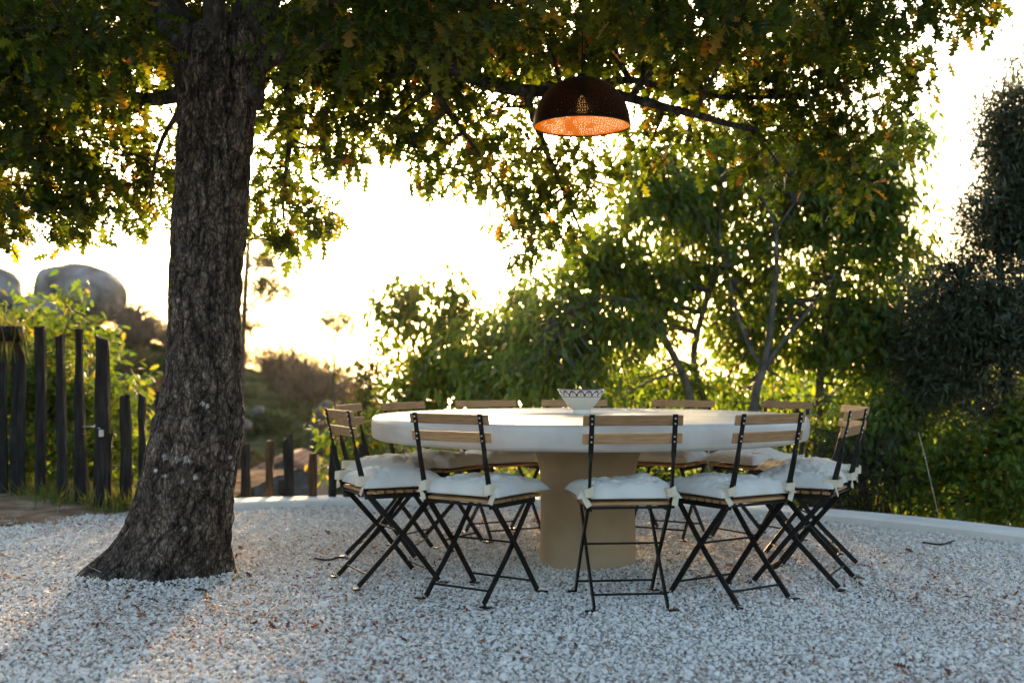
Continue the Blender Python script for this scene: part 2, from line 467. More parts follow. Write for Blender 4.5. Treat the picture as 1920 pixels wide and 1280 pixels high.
# ------------------------------------------------------------------ gravel stones (stuff: instanced on points)
stones = bpy.data.collections.new("gravel_stones")
for k in range(14):
    bm = bmesh.new()
    pts = rng.normal(size=(13, 3)); pts /= np.linalg.norm(pts, axis=1)[:, None]
    pts *= rng.uniform(.75, 1.0, (13, 1)) * np.array([1.0, rng.uniform(.65, .95), rng.uniform(.5, .8)])
    for p in pts: bm.verts.new(p)
    bmesh.ops.convex_hull(bm, input=bm.verts)
    for v in [v for v in bm.verts if not v.link_faces]: bm.verts.remove(v)
    bmesh.ops.bevel(bm, geom=bm.edges[:], offset=.10, segments=1, affect='EDGES')
    me = bpy.data.meshes.new("stone"); bm.to_mesh(me); bm.free()
    me.materials.append(M['gravel'])
    stones.objects.link(bpy.data.objects.new("stone", me))


def gravel_points(pitch, y0, y1):
    px = np.arange(-6, 6, pitch); py = np.arange(y0, y1, pitch)
    A, B = np.meshgrid(px, py); Q = np.c_[A.ravel(), B.ravel()] + rng.uniform(-.5, .5, (A.size, 2)) * pitch
    rr = np.hypot(Q[:, 0] - KC[0], Q[:, 1] - KC[1])
    keep = (np.abs(Q[:, 0]) < .47 * Q[:, 1] + .8) & ((rr < KR - .005) | (Q[:, 1] < KC[1]))
    leftband = (Q[:, 0] < -2.2) & (rr < KR + 1.8 * rng.random(len(Q)) ** 3.2 + .2)
    return Q[keep | (leftband & (np.abs(Q[:, 0]) < .47 * Q[:, 1] + .8))]


GP = np.concatenate([gravel_points(.0160, 2.8, 6.4), gravel_points(.0180, 6.4, 8.6)])
gz = rng.uniform(-.001, .010, len(GP)) + .026 * (fbm(np.c_[GP * 2.8, np.zeros(len(GP))], 21) - .45)
rho = np.hypot((GP[:, 0] + 1.78) / .40, (GP[:, 1] - 5.50) / .36)
gz += .014 * np.exp(-np.clip(rho - 1, 0, 9) / .25)
GS = .0104 * np.exp(rng.normal(0, .32, len(GP)))
big = rng.random(len(GP)) < .02
GS[big] *= 1.5
me = bpy.data.meshes.new("gravel"); me.vertices.add(len(GP))
me.vertices.foreach_set("co", np.c_[GP, gz].astype(np.float32).ravel())
a = me.attributes.new("stone_size", 'FLOAT', 'POINT'); a.data.foreach_set("value", GS.astype(np.float32))
a = me.attributes.new("stone_turn", 'FLOAT_VECTOR', 'POINT'); a.data.foreach_set("vector", np.c_[rng.uniform(-.6, .6, len(GP)), rng.uniform(-.6, .6, len(GP)), rng.uniform(0, 6.28, len(GP))].astype(np.float32).ravel())
gravel = link(bpy.data.objects.new("gravel", me))
tag(gravel, "white crushed stone gravel covering the round terrace", "gravel", kind="stuff")
ng = bpy.data.node_groups.new("scatter_stones", 'GeometryNodeTree')
ng.interface.new_socket("Geometry", in_out='INPUT', socket_type='NodeSocketGeometry')
ng.interface.new_socket("Geometry", in_out='OUTPUT', socket_type='NodeSocketGeometry')
gi = ng.nodes.new("NodeGroupInput"); go = ng.nodes.new("NodeGroupOutput")
iop = ng.nodes.new("GeometryNodeInstanceOnPoints"); ci = ng.nodes.new("GeometryNodeCollectionInfo")
ci.inputs[0].default_value = stones; ci.inputs["Separate Children"].default_value = True; ci.inputs["Reset Children"].default_value = True
na = ng.nodes.new("GeometryNodeInputNamedAttribute"); na.data_type = 'FLOAT'; na.inputs[0].default_value = "stone_size"
nv = ng.nodes.new("GeometryNodeInputNamedAttribute"); nv.data_type = 'FLOAT_VECTOR'; nv.inputs[0].default_value = "stone_turn"
e2r = ng.nodes.new("FunctionNodeEulerToRotation")
ng.links.new(gi.outputs[0], iop.inputs["Points"]); ng.links.new(ci.outputs[0], iop.inputs["Instance"])
iop.inputs["Pick Instance"].default_value = True
ng.links.new(nv.outputs[0], e2r.inputs[0]); ng.links.new(e2r.outputs[0], iop.inputs["Rotation"])
ng.links.new(na.outputs[0], iop.inputs["Scale"]); ng.links.new(iop.outputs[0], go.inputs[0])
md = gravel.modifiers.new("scatter", 'NODES'); md.node_group = ng

# ------------------------------------------------------------------ table
TX, TY, TZ, TR = .402, 5.85, .783, 1.140
table = tag(empty("round_table", (TX, TY, 0)), "large round white plaster table on a thick tan pedestal", "table")
mb = MB()
th = .118
mb.lathe([(.02, TZ - th), (TR - .03, TZ - th), (TR - .008, TZ - th + .008), (TR - .001, TZ - th + .022), (TR, TZ - .03), (TR - .004, TZ - .012), (TR - .014, TZ - .002), (TR - .03, TZ), (TR * .5, TZ + .0005), (.02, TZ)], 128, close=True)
mb.build("table_top", M['plaster'], table, smooth=True)
mb = MB()
prof = [(.256, -.03), (.254, .05), (.250, .25), (.249, .40)] + [(.249 + .062 * t ** 2.2, .40 + .254 * t) for t in np.linspace(.12, 1, 10)]
mb.lathe(prof, 72); mb.build("pedestal", M['pedestal'], table, smooth=True)

# bowl
seg = 240
bo = []
for t in np.linspace(0, 1, 70):                                           # outside, foot to rim
    bo.append((.047 + (.131 - .047) * (t ** .72) * (1 - .0 * t), .026 + t * .107))
foot = [(.030, .0), (.049, .0), (.0505, .004), (.0495, .020), (.046, .026)]
inside = [(.126, .1335)] + [(.128 * (u ** .5) * .98 + .001, .034 + .0985 * u) for u in np.linspace(.97, 0.0, 24)]
prof = np.array(foot + bo + inside)
ang = np.linspace(0, 2 * math.pi, seg, endpoint=False)
A_, PI_ = np.meshgrid(ang, np.arange(len(prof)))
V = np.stack([prof[PI_, 0] * np.cos(A_), prof[PI_, 0] * np.sin(A_), prof[PI_, 1]], -1).reshape(-1, 3)
C = np.tile(np.array([.74, .70, .62, 1.0]), (len(V), 1))
z = V[:, 2]; th_ = A_.ravel(); outer = (PI_.ravel() >= len(foot)) & (PI_.ravel() < len(foot) + len(bo) + 1)
purple = np.array([.035, .02, .075, 1.0])
NA = 17
u = (th_ / (2 * math.pi) * NA) % 1.0 - .5
band = (z - .096) / .030
arch = np.abs(np.hypot(u / .5, np.clip(band, 0, 2) / .95) - .92) < .13
stem = (np.abs(u) < .05) & (band > .25) & (band < .62)
ink = outer & (((z > .130)) | ((z > .0925) & (z < .0945)) | ((z > .1255) & (z < .1268)) | (arch & (z > .096) & (z < .1255)))
C[ink] = purple
C[outer & stem] = np.array([.30, .20, .08, 1])
C[(PI_.ravel() >= len(foot) + len(bo)) & (z > .122)] = purple
nprof = len(prof); idx = np.arange(nprof * seg).reshape(nprof, seg)
Q = np.stack([idx[:-1], np.roll(idx, -1, 1)[:-1], np.roll(idx, -1, 1)[1:], idx[1:]], -1).reshape(-1, 4)
me = np_mesh("bowl", V, Q.ravel(), np.full(len(Q), 4), True, colr=C); me.materials.append(M['bowl'])
bowl = link(bpy.data.objects.new("bowl", me))
bowl.location = (W(1090, 776, 5.95 / DS)[0], 5.95, TZ + .001)
tag(bowl, "footed cream ceramic bowl with purple arch band, standing on the table", "bowl")

# ------------------------------------------------------------------ pendant lamp
LX, LY, LZ = W(1091, 237, 7.4)
lamp = tag(empty("pendant_lamp", (LX, LY, LZ)), "black woven dome pendant lamp with copper inside, hanging above the table", "lamp")
LR, LH = .258, .258
nr, ns = 60, 180
tt = np.linspace(0, math.pi / 2 * .985, nr)
V = []; UV = []
for i, t in enumerate(tt):
    rr = LR * (math.cos(t) ** .92); zz = LH * math.sin(t)
    for k in range(ns):
        a_ = 2 * math.pi * k / ns
        V.append((rr * math.cos(a_), rr * math.sin(a_), zz))
V = np.array(V)
# weave coordinates, kept per face corner so that the seam does not smear
idx = np.arange(nr * ns).reshape(nr, ns)
Q = np.stack([idx[:-1], np.roll(idx, -1, 1)[:-1], np.roll(idx, -1, 1)[1:], idx[1:]], -1).reshape(-1, 4)
me = np_mesh("lamp_shade", V, Q.ravel(), np.full(len(Q), 4), True); me.materials.append(M['shade'])
uvw = np.zeros((len(Q) * 4, 3), dtype=np.float32)
row = (np.arange(len(Q)) // ns); cl = (np.arange(len(Q)) % ns)
for c4, (dr, dc) in enumerate(((0, 0), (0, 1), (1, 1), (1, 0))):
    uvw[c4::4, 0] = (cl + dc) * 1.0
    uvw[c4::4, 1] = (row + dr) * (52.0 / nr)
a = me.attributes.new("weave", 'FLOAT_VECTOR', 'CORNER'); a.data.foreach_set("vector", uvw.ravel())
link(bpy.data.objects.new("lamp_shade", me), lamp)
mb = MB(); mb.lathe([(LR - .004, -.004), (LR + .003, -.004), (LR + .004, .004), (LR - .002, .005)], 96, close=True); mb.build("rim", M['iron'], lamp, smooth=True)
mb = MB(); mb.lathe([(.001, .275), (.022, .275), (.028, .258), (.030, .249), (.020, .20), (.020, .165), (.001, .165)], 24); mb.build("lamp_holder", M['iron'], lamp, smooth=True)
mb = MB(); mb.lathe([(.001, .062)] + [(.034 * math.sin(t), .098 - .036 * math.cos(t)) for t in np.linspace(.2, 2.3, 12)] + [(.014, .150), (.014, .166)], 24)
mb.build("bulb", M['bulb'], lamp, smooth=True)
mb = MB(); mb.tube([(0, 0, .265), (.004, .0, .6), (0, .0, 1.15)], .004, 6); mb.build("cord", M['iron'], lamp)
ld = bpy.data.lights.new("bulb_light", 'POINT'); ld.energy = .26; ld.color = (1.0, .50, .09); ld.shadow_soft_size = .03
lo = bpy.data.objects.new("bulb_light", ld); lo.location = (0, 0, .03); link(lo, lamp)

# ------------------------------------------------------------------ chairs
UX = .176
chair_label = None


def make_chair():
    root = empty("folding_chair")
    top = [(0, -.262, .826), (0, -.245, .74), (0, -.228, .665), (0, -.222, .63), (0, -.190, .50), (0, -.172, .445), (0, -.150, .42), (0, .03, .215), (0, .188, .012)]
    hx = [.0105, .0105, .0105, .0055, .0050, .0050, .0050, .0050, .0050]
    hp = [.003, .003, .003, .010, .0125, .0125, .0125, .0115, .0115]
    for s in (-1, 1):
        mb = MB(); mb.sweep(np.array(top) + np.array([s * UX, 0, 0]), hx, hp); up = mb.build("upright", M['iron'], root)
        mb = MB(); mb.box((s * (UX + .016),   .208, .004), (.046, .030, .007), bevel=.002); mb.build("foot", M['iron'], up)
        lg = [(0, .175, .430), (0, .155, .412), (0, -.02, .20), (0, -.205, .012)]
        mb = MB(); mb.sweep(np.array(lg) + np.array([s * (UX - .019), 0, 0]), .0050, .0115); le = mb.build("leg", M['iron'], root)
        mb = MB(); mb.box((s * (UX + .000), -.222, .004), (.046, .030, .007), bevel=.002); mb.build("foot", M['iron'], le)
    for y, z in ((.155, .058), (-.160, .060)):
        w = UX if y > 0 else UX - .019
        mb = MB(); mb.tube([(-w, y, z), (w, y, z)], .0052, 8); mb.build("crossbar", M['iron'], root)
    mb = MB(); mb.tube([(-UX, .004, .250), (UX, .004, .250)], .0048, 8); mb.build("pivot_rod", M['iron'], root)
    for s in (-1, 1):
        mb = MB(); mb.box((s * (UX - .011), .005, .424), (.006, .36, .024), bevel=.001); mb.build("seat_rail", M['iron'], root)
    mb = MB(); mb.tube([(-UX - .018, -.168, .428), (UX + .018, -.168, .428)], .006, 8); mb.build("seat_bar", M['iron'], root)
    for k in range(8):
        y = -.155 + k * .0475
        mb = MB(); mb.box((0, y, .4445), (.385, .036, .014), bevel=.003); mb.build("seat_slat", M['wood'], root)
    for zc in (.800, .724):
        yc = np.interp(zc, [.665, .74, .826], [-.228, -.245, -.262])
        tilt = Matrix.Rotation(math.atan2(.034, .161), 4, 'X')
        mb = MB(); mb.box((0, 0, 0), (.424, .013, .044), bevel=.003)
        sl = mb.build("back_slat", M['wood'], root); sl.location = (0, yc + .0105, zc); sl.rotation_euler = (math.atan2(.034, .161), 0, 0)
        for s in (-1, 1):
            for dz in (-.011, .011):
                mb = MB(); mb.lathe([(.0001, -.0152), (.0022, -.0149), (.0036, -.0140), (.0040, -.0125), (.0040, -.005)], 10)
                bl = mb.build("bolt", M['bolt'], sl, smooth=True)
                bl.rotation_euler = (R(-90), 0, 0); bl.location = (s * UX, -.003, dz)
    return root


def make_cushion_mesh(seed):
    n_ = 64; a_, b_ = .222, .206; T = .094
    uu, vv = np.meshgrid(np.linspace(-1, 1, n_), np.linspace(-1, 1, n_)); uu = uu.ravel(); vv = vv.ravel()
    uu = np.sign(uu) * np.abs(uu) ** .8; vv = np.sign(vv) * np.abs(vv) ** .8
    x = a_ * uu * (.93 + .07 * vv ** 2); y = b_ * vv * (.93 + .07 * uu ** 2)
    nz = fbm(np.c_[x * 9, y * 9, np.full(len(x), seed * 3.3)], seed) - .5
    h = T * np.clip((1 - uu ** 4) * (1 - vv ** 4), 0, 1) ** .42
    edge = np.clip((1 - uu ** 4) * (1 - vv ** 4), 0, 1)
    top = .64 * h + nz * .060 * edge
    for tx, ty in ((0, 0), (-.5, -.5), (.5, -.5), (-.5, .5), (.5, .5)):
        dx = x - tx * a_; dy = y - ty * b_; rr = np.hypot(dx, dy); an = np.arctan2(dy, dx)
        top = top - .026 * np.exp(-(rr / .022) ** 2) - .010 * np.exp(-(rr / .055) ** 2) - .005 * np.exp(-(rr / .06) ** 2) * np.cos(an * 7 + seed + tx * 5)
    bot = np.maximum(-.36 * h, -.0352) + 0 * nz
    cz = 1 - np.abs(2 * vnoise(np.c_[x * 26 + nz * 6, y * 26 - nz * 6, np.full(len(x), seed * 1.7)], seed + 3) - 1)
    top = top - .006 * cz ** 4 * np.clip(edge * 2, 0, 1)
    sag = .012 * np.sin(uu * 2.2 + seed) * edge * .4
    drape = -.017 * np.maximum(np.abs(uu), np.abs(vv)) ** 5
    Vt = np.c_[x, y, top + sag + drape]; Vb = np.c_[x, y, np.where(edge > .55, np.maximum(bot, -.0352), bot * .6 + drape)]
    idx = np.arange(n_ * n_).reshape(n_, n_)
    q = np.stack([idx[:-1, :-1], idx[:-1, 1:], idx[1:, 1:], idx[1:, :-1]], -1).reshape(-1, 4)
    V = np.concatenate([Vt, Vb]); Q_ = np.concatenate([q, q[:, ::-1] + n_ * n_])
    me = np_mesh("cushion_cover", V, Q_.ravel(), np.full(len(Q_), 4), True); me.materials.append(M['cotton'])
    # seam runs round the edge
    bd = np.concatenate([idx[0, :], idx[1:, -1], idx[-1, -2::-1], idx[-2:0:-1, 0]])
    P = np.c_[x[bd], y[bd], np.full(len(bd), -.017)]
    mb = MB(); mb.tube(np.concatenate([P, P[:1]]), .0032, 5, cap=False)
    return me, mb.mesh("seam", M['cotton'], True)


cushion_meshes = [make_cushion_mesh(s) for s in range(4)]


def tie_mesh(s):
    """A strap looped round the upright, its end hanging."""
    mb = MB()
    lp = [(-.024, .052), (-.020, -.020), (0, -.036), (.020, -.020), (.018, .050)]
    V = []
    for (x, y) in lp:
        V += [(x, y, .024 + .006 * math.sin(x * 90)), (x, y, -.016)]
    Fs = [(2 * i, 2 * i + 1, 2 * i + 3, 2 * i + 2) for i in range(len(lp) - 1)]
    V2 = [(x * .86, y * .92 + .002, z) for x, y, z in V]
    Fs2 = [tuple(q + len(V) for q in f[::-1]) for f in Fs]
    mb.add(np.array(V + V2), Fs + Fs2 + [(2 * i, 2 * i + 2, 2 * i + 2 + len(V), 2 * i + len(V)) for i in range(len(lp) - 1)] + [(2 * i + 1, 2 * i + 1 + len(V), 2 * i + 3 + len(V), 2 * i + 3) for i in range(len(lp) - 1)])
    mb.box((s * .014, -.006, -.034), (.026, .006, .052), rot=Matrix.Rotation(.35 * s, 4, 'Y') @ Matrix.Rotation(-.25, 4, 'X'), bevel=.002)
    return mb.mesh("tie", M['strap'], False)


tie_meshes = {s: tie_mesh(s) for s in (-1, 1)}
# angle round the table (0 = towards +x, -90 = towards the camera), distance of the seat from the table's axis, extra turn
CHAIRS = [
    (-85.5, 1.02, 1, "nearest folding chair, back to the viewer, squarely before the pedestal", "nearest white seat cushion, on the chair squarely before the pedestal"),
    (-121.0, 1.045, -3, "near folding chair, back to the viewer, on the oak's side of the table", "puffy white cushion whose corner overlaps the pedestal's trunk-side edge"),
    (-58.0, 1.08, 2, "near folding chair with its back to the viewer, on the side away from the oak", "white cushion on the near chair between the pedestal and the dark olive tree"),
    (-152.0, 1.13, -2, "folding chair seen from its side, closest to the oak trunk", "white cushion on the chair closest to the oak trunk, strap at its corner"),
    (-29.0, 1.14, 0, "folding chair seen from its side, its slats overlapping a second chair behind", "white cushion tied with a beige strap on the side chair near the olive tree"),
    (167.0, 1.10, 2, "folding chair half hidden behind the side chair by the oak trunk", "sunlit cushion just behind the cushion closest to the oak trunk"),
    (1.0, 1.18, 0, "folding chair at the table's end towards the olive tree, bright slats", "white cushion at the table's end towards the olive tree, with hanging strap"),
    (35.0, 1.29, -4, "far folding chair, top slat above the table rim nearest the olive tree", "far cushion under the rim behind the near chair by the olive tree"),
    (59.0, 1.08, 0, "far folding chair, top slat between the bowl and the olive side rim", "far cushion just beside the pedestal, on its olive tree side"),
    (90.0, 1.00, 0, "far folding chair whose top slat shows behind the bowl", "cushion hidden behind the pedestal on the far side of the table"),
    (117.0, 1.00, 0, "far folding chair, top slat second from the oak trunk along the far rim", "far golden cushion just beside the pedestal, on its oak trunk side"),
    (146.0, 1.00, 4, "far folding chair, top slat closest to the oak trunk along the far rim", "golden cushion seen between the two near chairs on the oak trunk's side"),
]
proto = make_chair()
for i, (th_, rd, tw, lab, clab) in enumerate(CHAIRS):
    o = proto if i == 0 else copy_tree(proto)
    a_ = R(th_)
    x, y = TX + rd * math.cos(a_), TY + rd * math.sin(a_)
    o.location = (x, y, .009); o.rotation_euler = (0, 0, a_ + R(90) + R(tw))
    tag(o, lab, "chair", "folding chairs round the table")
    cu = empty("seat_cushion", (x, y, .009 + .4518 + .0352), a_ + R(90) + R(tw) + R(random.uniform(-2, 2)))
    tag(cu, clab, "cushion", "white cushions on the chairs")
    cm, sm = cushion_meshes[i % 4]
    c_ = link(bpy.data.objects.new("cover", cm), cu); c_.location = (0, .018, 0)
    if (i // 2) % 2: c_.scale = (-1, 1, 1)
    link(bpy.data.objects.new("seam", sm), c_)
    for s in (-1, 1):
        t_ = link(bpy.data.objects.new("tie", tie_meshes[s]), cu); t_.location = (s * UX, -.186, .006); t_.rotation_euler = (0, random.uniform(-.15, .15), random.uniform(-.3, .3))

# ------------------------------------------------------------------ foliage
def leaf_template(levels, cup=.06, droop=.18):
    V = []; F = []
    for y, w in levels:
        z = -droop * y * y
        if w < .006: V.append((0, y, z)); continue
        V.append((-w, y, z + cup * w * 3)); V.append((w, y, z + cup * w * 3))
    k = 0; prev = None
    for y, w in levels:
        cur = (k,) if w < .006 else (k, k + 1)
        k += len(cur)
        if prev is not None:
            if len(prev) == 2 and len(cur) == 2: F.append((prev[0], prev[1], cur[1], cur[0]))
            elif len(prev) == 2: F.append((prev[0], prev[1], cur[0]))
            else: F.append((prev[0], cur[1], cur[0]))
        prev = cur
    return np.array(V), F


def lobed():
    """An oak leaf: lobes either side, no mirror symmetry."""
    lv = [(0, .016), (.16, .035), (.25, .19), (.32, .06), (.46, .31), (.54, .075), (.68, .30), (.77, .09), (.91, .17), (1.0, .05)]
    V = []; F = []
    for i, (y, w) in enumerate(lv):
        z = -.22 * y * y
        out = .05 if w > .14 else 0
        V.append((-w, y + out, z + .22 * w)); V.append((w, y + out, z + .22 * w))
    for i in range(len(lv) - 1): F.append((2 * i, 2 * i + 1, 2 * i + 3, 2 * i + 2))
    return np.array(V), F


T_OAK = lobed()
T_OVATE = leaf_template([(0, .012), (.3, .24), (.62, .21), (1, 0)])
T_LANCE = leaf_template([(0, .012), (.32, .17), (.66, .135), (1, 0)], droop=.25)
T_OLIVE = leaf_template([(0, .012), (.5, .105), (1, 0)], droop=.08)
T_NEEDLE = leaf_template([(0, .02), (1, .012)], droop=.1)


def norm(v):
    return v / (np.linalg.norm(v, axis=-1, keepdims=True) + 1e-9)


def frames(D, N0):
    A = norm(D); B = norm(np.cross(A, N0)); N = np.cross(B, A)
    return B, A, N


def leaves_mesh(name, P, D, N0, S, tmpl, material, rnd):
    TV, TF = tmpl; k = len(TV); n_ = len(P)
    B, A, N = frames(D, N0)
    V = P[:, None, :] + S[:, None, None] * (TV[None, :, 0:1] * B[:, None, :] + TV[None, :, 1:2] * A[:, None, :] + TV[None, :, 2:3] * N[:, None, :])
    tl = np.concatenate([np.array(f) for f in TF]); tt_ = np.array([len(f) for f in TF])
    loops = (np.arange(n_)[:, None] * k + tl[None, :]).ravel()
    me = np_mesh(name, V.reshape(-1, 3), loops, np.tile(tt_, n_), False, rnd=np.repeat(rnd, k))
    me.materials.append(material)
    return me


def rand_dir(n_):
    return norm(rng.normal(size=(n_, 3)))


def sprig_leaves(centre, radii, n_sprigs, per, size, droop, spread=.055, shell=.45, clamp=None):
    """Leaves in little fans at twig tips filling an ellipsoid."""
    d = rand_dir(n_sprigs); rr = rng.random(n_sprigs) ** (shell)
    tips = np.asarray(centre) + d * rr[:, None] * np.asarray(radii)
    tipdir = norm(d * .8 + rand_dir(n_sprigs) * .6 + np.array([0, 0, -droop]))
    P = np.repeat(tips, per, 0) + rng.normal(size=(n_sprigs * per, 3)) * spread
    D = norm(np.repeat(tipdir, per, 0) * .7 + rand_dir(n_sprigs * per) * .85 + np.array([0, 0, -droop * .6]))
    N0 = norm(np.array([0, 0, 1.0]) + rng.normal(size=(n_sprigs * per, 3)) * .55)
    S = size * np.exp(rng.normal(0, .2, n_sprigs * per))
    base = np.repeat(np.clip(rng.normal(.45, .22, n_sprigs), 0, 1), per)
    rnd = np.clip(base + rng.normal(0, .16, n_sprigs * per), 0, .94)
    rnd[rng.random(len(rnd)) < .018] = .99
    return P, D, N0, S, rnd, tips


def bez(p0, p1, sag=0.0, n_=6, wob=.06):
    p0 = np.asarray(p0, dtype=float); p1 = np.asarray(p1, dtype=float)
    L = np.linalg.norm(p1 - p0); t = np.linspace(0, 1, n_)[:, None]
    mid = (p0 + p1) / 2 + rng.normal(size=3) * wob * L + np.array([0, 0, sag * L])
    return (1 - t) ** 2 * p0 + 2 * t * (1 - t) * mid + t * t * p1


def smooth_path(pts, m=5):
    pts = np.asarray(pts, dtype=float); out_ = []
    Pp = np.vstack([2 * pts[0] - pts[1], pts, 2 * pts[-1] - pts[-2]])
    for i in range(1, len(Pp) - 2):
        p0, p1, p2, p3 = Pp[i - 1:i + 3]
        for t in np.linspace(0, 1, m, endpoint=False):
            out_.append(.5 * ((2 * p1) + (-p0 + p2) * t + (2 * p0 - 5 * p1 + 4 * p2 - p3) * t * t + (-p0 + 3 * p1 - 3 * p2 + p3) * t ** 3))
    out_.append(pts[-1])
    return np.array(out_)


# ------------------------------------------------------------------ the oak
TD = 6.95 * DS
TU = 6.95
ROWS = [(1135, 128, 440), (1095, 146, 429), (1075, 156, 429), (1050, 182, 430), (1020, 214, 431), (985, 238, 433), (940, 254, 437), (900, 265, 441), (850, 276, 449), (800, 287, 458), (775, 290, 460), (745, 303, 455), (700, 312, 452), (650, 316, 450), (560, 318, 447), (450, 323, 458), (380, 328, 464), (300, 334, 471), (200, 338, 480), (130, 337, 490), (100, 338, 492), (75, 346, 488), (50, 368, 474), (25, 398, 452), (-120, 418, 424)]
ZR = np.array([W(0, r_[0], TU)[2] for r_ in ROWS]); XL = np.array([W(r_[1], 0, TU)[0] for r_ in ROWS]); XR = np.array([W(r_[2], 0, TU)[0] for r_ in ROWS])
nz_, na_ = 420, 220
zz = np.linspace(-.10, 2.74, nz_)
xl = np.interp(zz, ZR, XL); xr = np.interp(zz, ZR, XR)
ker = np.ones(9) / 9
xl = np.convolve(np.pad(xl, 4, 'edge'), ker, 'valid'); xr = np.convolve(np.pad(xr, 4, 'edge'), ker, 'valid')
cx = (xl + xr) / 2; hx = (xr - xl) / 2
# depth: round above, the root spreads sideways only
hy = np.minimum(hx, .195 + .11 * np.exp(-np.clip(zz, 0, 9) / .22))
AN, ZZ = np.meshgrid(np.linspace(0, 2 * math.pi, na_, endpoint=False), zz)
CX = cx[:, None]; HX = hx[:, None]; HY = hy[:, None]
ct, st = np.cos(AN), np.sin(AN)
# bark: long ridged plates broken by cross cracks
ring = .19
pc = np.stack([ct * ring, st * ring, ZZ], -1).reshape(-1, 3)
warp = (fbm(pc * np.array([5, 5, 2.2]), 31, 3) - .5)
q1 = np.c_[pc[:, 0] * 26 + warp * 3.0, pc[:, 1] * 26 + warp * 3.0, pc[:, 2] * 6.5]
q2 = np.c_[pc[:, 0] * 58 + warp * 4.0, pc[:, 1] * 58 + warp * 4.0, pc[:, 2] * 17]
r1 = 1 - np.abs(2 * vnoise(q1, 41) - 1); r2 = 1 - np.abs(2 * vnoise(q2, 43) - 1); f3 = fbm(pc * np.array([120, 120, 60]), 47, 2)
furrow = r1 ** 3 * .65 + r2 ** 3 * .45                         # deep where ridged noise peaks
bulk = (fbm(pc * 3.2, 51, 3) - .5) * .035
disp = .010 - .019 * furrow + .006 * (f3 - .5) + bulk
seam = np.exp(-((ZZ.ravel() - .79 - .02 * np.sin(AN.ravel() * 2)) / .016) ** 2)
disp = disp - .010 * seam
seam2 = np.exp(-((ZZ.ravel() - 2.07 - .03 * np.sin(AN.ravel() + 1)) / .010) ** 2); disp = disp - .006 * seam2
flut = (.02 * np.cos(AN * 5 + .6) + .014 * np.cos(AN * 9)) * np.exp(-np.clip(ZZ, 0, 9) / .35)
X = CX + ct * HX + (disp.reshape(AN.shape) + flut) * ct
Y = TD + st * HY + (disp.reshape(AN.shape) + flut) * st
V = np.stack([X, Y, ZZ], -1).reshape(-1, 3)
lum = np.clip(.110 - .088 * furrow + .10 * (f3 - .45), .008, .3)
patch = sstep(.52, .66, fbm(pc * np.array([7, 7, 3.0]), 61, 3)); lum = lum * (1 + .75 * patch)
C = np.c_[lum * 1.14, lum * .90, lum * .72, np.ones(len(lum))]
moss = sstep(.55, .75, fbm(pc * 4, 71, 3)) * np.exp(-np.clip(ZZ.ravel(), 0, 9) / .25)
C[:, :3] = C[:, :3] * (1 - .6 * moss[:, None]) + .6 * moss[:, None] * np.array([.075, .062, .022])
# pale lichen spots where the photograph shows them
for (px, py, rad_) in [(312, 856, .018), (334, 862, .015), (351, 860, .018), (289, 883, .010), (366, 894, .011), (307, 893, .010), (372, 988, .011), (326, 743, .008), (386, 762, .012), (378, 757, .008), (345, 900, .008), (300, 930, .012), (420, 860, .008), (350, 990, .009), (330, 1020, .008)]:
    w = W(px, py, TU - .24)
    d2 = np.hypot(V[:, 0] - w[0], V[:, 2] - w[2]) / rad_ + (fbm(V * 70, 81, 3) - .45) * 2.0
    msk = (V[:, 1] < TD) * sstep(1.15, .8, d2)
    C[:, :3] = C[:, :3] * (1 - .7 * msk[:, None]) + .7 * msk[:, None] * np.array([.40, .40, .38])
idx = np.arange(nz_ * na_).reshape(nz_, na_)
Q = np.stack([idx[:-1], np.roll(idx, -1, 1)[:-1], np.roll(idx, -1, 1)[1:], idx[1:]], -1).reshape(-1, 4)
oak = tag(empty("oak_tree", (cx[10], TD, 0)), "big oak with furrowed bark and flared root, its crown spreading over the table", "tree")


def at_root(o, root):
    o.parent = root; o.matrix_parent_inverse = Matrix.Translation(-Vector(root.location)); return o


def part(name, me, root):
    o = bpy.data.objects.new(name, me); col.objects.link(o); return at_root(o, root)


